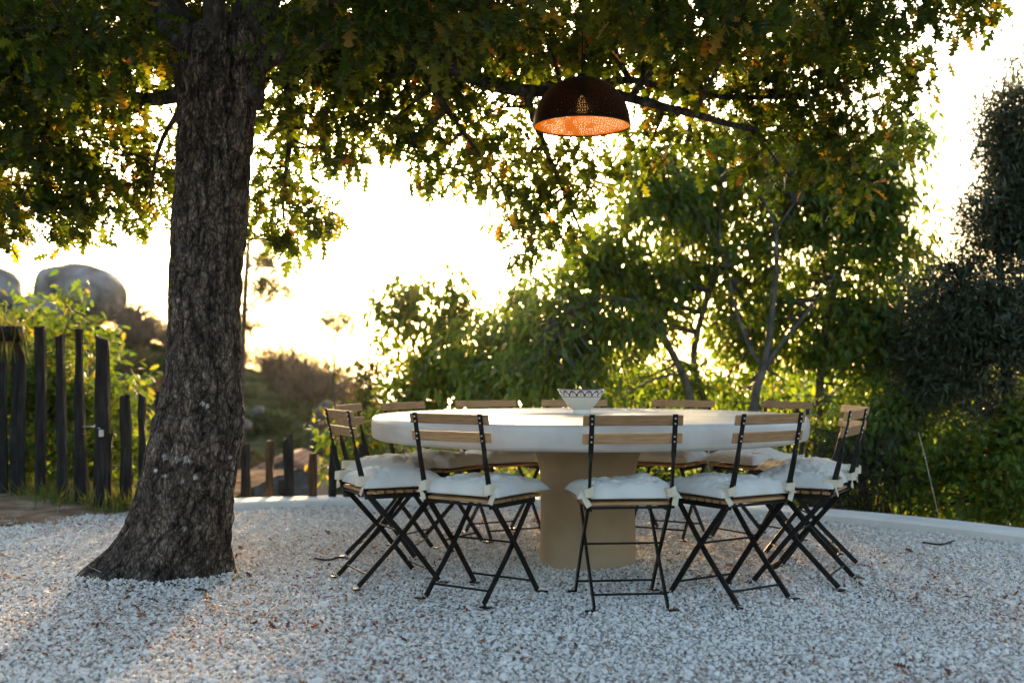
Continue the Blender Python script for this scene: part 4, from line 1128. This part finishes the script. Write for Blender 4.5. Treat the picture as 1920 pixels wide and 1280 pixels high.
boulder("huge rounded grey boulder standing highest on the hill behind the fence", 153, 552, 60, 1.90, 1.7, 1.35, 3, -.16)
boulder("grey boulder cut off by the picture's edge, beside the huge one", -12, 562, 58, 1.15, 1.2, 1.25, 8, -.5)
boulder("flat-topped grey rock wedged between the two large boulders", 75, 588, 58, 1.05, 1.2, .80, 12, -.05)
boulder("small dark boulder leaning against the huge boulder's downhill side", 241, 604, 61, .50, .6, .66, 17, .1)
boulder("low grey rock low on the slope just past the trunk", 450, 800, 38, .30, .3, .20, 21, .2)
boulder("pointed tilted rock rising from the scrub near the small far pine", 605, 778, 36, .22, .3, .42, 25, -.5)
boulder("pale stone half buried in the slope above the hut", 482, 772, 40, .22, .25, .13, 29, .3)

HD = 34.0
hx0, hz0 = W(532, 862, HD)[0], W(532, 862, HD)[2]
hut = tag(empty("stone_hut", (hx0, HD * DS, hz0 - 1.2)), "small gabled stone hut with a red tiled roof behind the low stakes", "building")
hw = .72; eave = .34
mb = MB()
for (yy) in (0,):
    pass
V = np.array([(-hw, 0, -1.0), (hw, 0, -1.0), (hw, 0, 1.2 - eave), (0, 0, 1.2), (-hw, 0, 1.2 - eave), (-hw, 2.2, -1.0), (hw, 2.2, -1.0), (hw, 2.2, 1.2 - eave), (0, 2.2, 1.2), (-hw, 2.2, 1.2 - eave)])
mb.add(V, [(0, 1, 2, 3, 4), (9, 8, 7, 6, 5), (1, 6, 7, 2), (5, 0, 4, 9)])
mb.build("wall", M['hut_stone'], hut)
wallp = hut.children[0]
sid = 0
for row in range(10):
    zc = .06 + row * .115
    x = -hw + .02
    while x < hw - .1:
        wd = random.uniform(.13, .26)
        lim = hw if zc < 1.2 - eave else hw * (1.2 - zc) / eave
        xc = x + wd / 2
        if abs(xc) + wd / 2 < lim - .01 and not (-.14 < xc < .16 and zc < .72):
            mb = MB(); mb.box((xc, -.012 - random.random() * .012, zc), (wd - .018, .06, .098), rot=Matrix.Rotation(random.uniform(-.04, .04), 4, 'Y'), bevel=.012)
            mb.build("stone", M['hut_stone'], wallp)
        x += wd
mb = MB(); mb.box((.01, -.02, .36), (.30, .05, .72)); mb.build("door", M['iron'], hut)
for s in (-1, 1):
    sl_ = math.atan2(eave, hw); L_ = math.hypot(hw, eave) + .12
    rf = None
    for rw in range(6):
        for cc in range(9):
            mb = MB()
            f = (rw + .5) / 6
            xx = s * f * L_ * math.cos(sl_); zz_ = 1.2 - f * L_ * math.sin(sl_) + .05 + .012 * (5 - rw) * .3
            mb.tube([(xx - s * .08 * math.cos(sl_), -.08 + cc * .27 + .12, zz_ + .08 * math.sin(sl_)), (xx + s * .10 * math.cos(sl_), -.08 + cc * .27 + .12, zz_ - .10 * math.sin(sl_) - .012)], [.125, .14], 8)
            V = mb.v[0]; V[:, 2] = zz_ + (V[:, 2] - zz_) * .55
            if rf is None:
                slab = MB(); slab.box((s * L_ / 2 * math.cos(sl_), 1.1, 1.2 - L_ / 2 * math.sin(sl_) + .025), (L_, 2.4, .05), rot=Matrix.Rotation(s * sl_, 4, 'Y'))
                rf = slab.build("roof", M['terracotta'], hut)
            mb.build("tile", M['terracotta'], rf, smooth=True)
mb = MB(); mb.tube([(0, -.1, 1.26), (0, 1.2, 1.27), (0, 2.3, 1.26)], .06, 8); mb.build("ridge_cap", M['terracotta'], hut, smooth=True)


def pine(label, trunk, branches, tufts, per=34, size=.26):
    d_ = trunk[0][2]; root = tag(empty("pine_tree", base_at(trunk[0][0], d_)), label, "tree")
    tz = float(terrain_z(root.location.x, root.location.y))
    pts = np.array([W(a_, b_, c_) for a_, b_, c_, _ in trunk]); pts[0][2] = min(pts[0][2], tz - .1)
    mb = MB(); mb.tube(smooth_path(pts, 4), np.interp(np.linspace(0, len(trunk) - 1, (len(trunk) - 1) * 4 + 1), np.arange(len(trunk)), [q[3] for q in trunk]), 8)
    part("trunk", mb.mesh("trunk", M['limb_bark'], True), root)
    Ps, Ds, Ss = [], [], []
    for B in branches:
        pts = smooth_path([W(a_, b_, c_) for a_, b_, c_ in B], 5)
        mb = MB(); mb.tube(pts, np.linspace(.035, .012, len(pts)), 5); part("branch", mb.mesh("branch", M['limb_bark'], True), root)
        ti = rng.integers(int(len(pts) * .35), len(pts), 26); c = pts[ti] + rng.normal(size=(26, 3)) * np.array([.16, .16, .12])
        P = np.repeat(c, 16, 0); Ps.append(P); Ds.append(rand_dir(len(P)) + np.array([0, 0, .4])); Ss.append(size * rng.uniform(.6, 1.1, len(P)))
    for (px, py, dd, r_, n_) in tufts:
        n_ = max(3, n_ * 2 // 3); c = W(px, py, dd) + rng.normal(size=(n_, 3)) * np.array([r_, r_, r_ * .7]) * 1.25
        P = np.repeat(c, per, 0); D = rand_dir(len(P)) + np.array([0, 0, .35])
        Ps.append(P); Ds.append(D); Ss.append(size * rng.uniform(.7, 1.2, len(P)))
    P = np.concatenate(Ps)
    c_ = part("crown", leaves_mesh("crown", P, np.concatenate(Ds), rand_dir(len(P)), np.concatenate(Ss), leaf_template([(0, .045), (1, .025)]), M['pine_needle'], rng.random(len(P))), root)
    c_["kind"] = "stuff"


pine("tall sparse pine close behind the oak trunk, branches reaching towards the sun", [(452, 760, 40, .12), (453, 680, 40, .11), (458, 590, 40, .09), (464, 480, 40, .07), (470, 420, 40, .04)],
     [[(458, 575, 40), (500, 552, 40), (535, 520, 39.8), (572, 478, 39.6)], [(458, 558, 40), (490, 540, 40.2), (520, 515, 40.3)], [(460, 585, 40), (500, 566, 39.8), (545, 550, 39.6)], [(464, 505, 40), (490, 485, 40), (510, 465, 40)], [(458, 600, 40), (430, 570, 40), (400, 545, 40)], [(455, 620, 40), (480, 612, 40)]],
     [(565, 485, 39.6, .12, 7), (552, 500, 39.7, .12, 5), (500, 505, 40, .22, 12), (490, 530, 40, .22, 12), (520, 490, 40, .20, 9), (475, 470, 40, .3, 16), (520, 545, 39.9, .18, 7), (540, 552, 39.7, .12, 4), (470, 520, 40, .2, 8), (500, 455, 40, .2, 10), (420, 560, 40, .25, 8)])
pine("small far pine with a tufted round head against the bright sky", [(626, 790, 46, .05), (626, 700, 46, .05), (628, 640, 46, .045), (636, 590, 46, .03)],
     [[(628, 630, 46), (640, 615, 46), (655, 602, 46)], [(630, 620, 46), (618, 608, 46), (606, 602, 46)]],
     [(636, 585, 46, .20, 22), (645, 600, 46, .18, 14), (656, 605, 46, .14, 10), (648, 620, 46, .16, 12), (612, 603, 46, .10, 6), (628, 600, 46, .18, 12)], 32, .2)

SG = "scrub bushes on the hillside"
scr_me = []
for k in range(5):
    n_ = 900
    d = rand_dir(n_ // 6); d[:, 2] = np.abs(d[:, 2]); rr = rng.random(len(d)) ** .35
    c = d * rr[:, None] * np.array([1, 1, .8]); c = c * (1 + .5 * (fbm(c * 2 + k * 9, k, 2) - .4))[:, None]
    P = np.repeat(c, 6, 0) + rng.normal(size=(len(c) * 6, 3)) * .07
    rn = np.clip(np.repeat(np.clip(rng.normal([.25, .45, .75, .35, .9][k], .15, len(c)), 0, 1), 6) + rng.normal(0, .1, len(P)), 0, 1)
    scr_me.append(leaves_mesh("crown", P, rand_dir(len(P)) + np.array([0, 0, .3]), rand_dir(len(P)), rng.uniform(.09, .17, len(P)), T_OVATE, M['scrub_leaf'], rn))
tw_me = []
for k in range(3):
    mb = MB()
    for j in range(60):
        p1 = rand_dir(1)[0]; p1[2] = abs(p1[2]) + .3; p1 *= rng.uniform(.7, 1.25)
        pa = bez((0, 0, 0), p1, .1, 5, .12); mb.tube(pa, np.linspace(.03, .012, 5), 3, cap=False)
        for q in range(3):
            s0 = pa[rng.integers(2, 5)]; mb.tube(bez(s0, s0 + rng.normal(0, .22, 3) + np.array([0, 0, .1]), .1, 3, .1), [.014, .011, .008], 3, cap=False)
    tw_me.append(mb.mesh("twigs", M['dry_twig'], False))
SLABS = ["greenish low scrub bush on the hillside", "mixed olive-brown scrub bush on the hillside", "dry brown scrub bush on the hillside", "green-brown rounded scrub bush on the hillside", "rust-brown withered scrub bush on the hillside"]
cnt = 0
for k in range(250):
    y = rng.uniform(21, 45.2); px = rng.uniform(-60, 1150) if k < 200 else rng.uniform(1000, 2000); x = (px - 960) / FPX * y
    if abs(px - 540) < 130 and y < HD * DS + 3: continue
    if px < 300 and y > 43.5: continue
    kk = int(rng.choice(5, p=[.34, .22, .12, .25, .07])); sc = rng.uniform(.40, 1.05) * (1.0 if y < 39 else .8)
    o = empty("scrub_bush", (x, y, float(terrain_z(x, y)) - .08), rng.uniform(0, 6.28)); o.scale = (sc * 1.2, sc * 1.2, sc)
    tag(o, SLABS[kk], "bush", SG)
    link(bpy.data.objects.new("crown", scr_me[kk]), o)["kind"] = "stuff"
for k in range(34):
    px = rng.uniform(230, 760); y = rng.uniform(40, 45.2); x = (px - 960) / FPX * y
    o = empty("dry_bush", (x, y, float(terrain_z(x, y)) - .05), rng.uniform(0, 6.28)); sc = rng.uniform(.6, 1.3); o.scale = (sc, sc, sc)
    tag(o, "leafless dry bush of thin twigs standing against the bright horizon", "bush", "leafless bushes along the ridge")
    link(bpy.data.objects.new("twigs", tw_me[k % 3]), o)["kind"] = "stuff"

# ------------------------------------------------------------------ grass at the fence foot, fallen leaves, fallen sticks
n_ = 2600
gx = np.concatenate([rng.uniform(-3.9, -2.55, n_ // 2), rng.normal(-2.75, .2, n_ // 4), rng.normal(-3.3, .2, n_ // 4)])
gy = 8.15 + (-gx - 2.9) * .6 + rng.normal(0, .18, len(gx))
P = np.c_[gx, gy, np.full(len(gx), .02)]
D = np.c_[rng.normal(0, .45, len(gx)), rng.normal(0, .45, len(gx)), np.ones(len(gx))]
gme = leaves_mesh("grass", P, D, rand_dir(len(gx)), rng.uniform(.05, .20, len(gx)), leaf_template([(0, .03), (.5, .024), (1, 0)], droop=.35), M['grass'], rng.random(len(gx)))
tag(link(bpy.data.objects.new("grass", gme)), "sunlit yellow-green grass tufts at the foot of the stakes", "grass", kind="stuff")


def terrace_points(n_, y0=3.3, y1=8.1):
    out_ = []
    while len(out_) < n_:
        y = y0 + (y1 - y0) * rng.random(); x = rng.uniform(-.50, .50) * y
        if np.hypot(x - KC[0], y - KC[1]) > KR - .03 and y > KC[1]: continue
        if fbm(np.array([[x * 1.1, y * 1.1, 0]]), 77, 3)[0] < .28 + .30 * rng.random(): continue
        if math.hypot(x - TX, y - TY) < .27: continue
        out_.append((x, y))
    return np.array(out_)


dead = [leaves_mesh("fallen_leaf", np.zeros((1, 3)), np.array([[0, 1.0, 0]]), np.array([[0, 0, 1.0]]), np.array([1.0]), (T_OAK[0] * np.array([1, 1, 1.6 * (k % 3) - 1.2]), T_OAK[1]), M['dead_leaf'], np.array([k / 5])) for k in range(6)]
for (x, y) in terrace_points(220):
    o = link(bpy.data.objects.new("fallen_leaf", dead[int(rng.integers(6))])); s = rng.uniform(.022, .052)
    o.location = (x, y, .026); o.scale = (s, s, s); o.rotation_euler = (rng.normal(0, .35), rng.normal(0, .35), rng.uniform(0, 6.28))
    tag(o, "small curled brown oak leaf fallen on the white gravel", "leaf", "fallen oak leaves on the gravel")
pp = terrace_points(6500)
dl = leaves_mesh("leaf_litter", np.c_[pp, rng.uniform(.016, .027, len(pp))], np.c_[rng.normal(size=(len(pp), 2)), rng.normal(0, .25, len(pp))], np.array([0, 0, 1.0]) + rng.normal(size=(len(pp), 3)) * .3, rng.uniform(.010, .026, len(pp)), T_OVATE, M['dead_leaf'], rng.random(len(pp)))
tag(link(bpy.data.objects.new("leaf_litter", dl)), "brown crumbs of dry leaves strewn through the gravel", "leaf litter", kind="stuff")
SL = ["short dark stick lying by the chair closest to the oak", "thin curved stick at the foot of the trunk", "dark twig on the open gravel near the trunk's root", "thin twig on the gravel below the kerb under the olive"]
for lab, pts in zip(SL, ([(590, 1046), (615, 1049), (640, 1044), (662, 1050)], [(430, 1045), (440, 1060), (446, 1075), (436, 1086)], [(365, 1104), (386, 1106), (388, 1122)], [(1730, 1016), (1765, 1020), (1790, 1013)])):
    P = []
    for a_, b_ in pts:
        d_ = (CAM_H - .02) * FPX / (b_ - HORIZON); P.append(W(a_, b_, d_ / DS))
    mb = MB(); mb.tube(smooth_path(P, 4), .006, 6); tag(mb.build("fallen_stick", M['dark_twig']), lab, "stick")

# ------------------------------------------------------------------ haze
HAZE = True
if HAZE:
    m = bpy.data.materials.new("haze"); m.use_nodes = True; nn_ = m.node_tree.nodes
    nn_.remove(nn_["Principled BSDF"])
    pv = nn_.new("ShaderNodeVolumePrincipled")
    pv.inputs["Color"].default_value = (.96, .93, .88, 1); pv.inputs["Density"].default_value = .00017; pv.inputs["Anisotropy"].default_value = .97
    m.node_tree.links.new(pv.outputs[0], nn_["Material Output"].inputs["Volume"])
    mb = MB(); mb.box((0, 22400, -17.0), (61000, 45600, 50.0)); hz = mb.build("haze", m)
    tag(hz, "thin warm evening haze over the valley", "haze", kind="stuff")
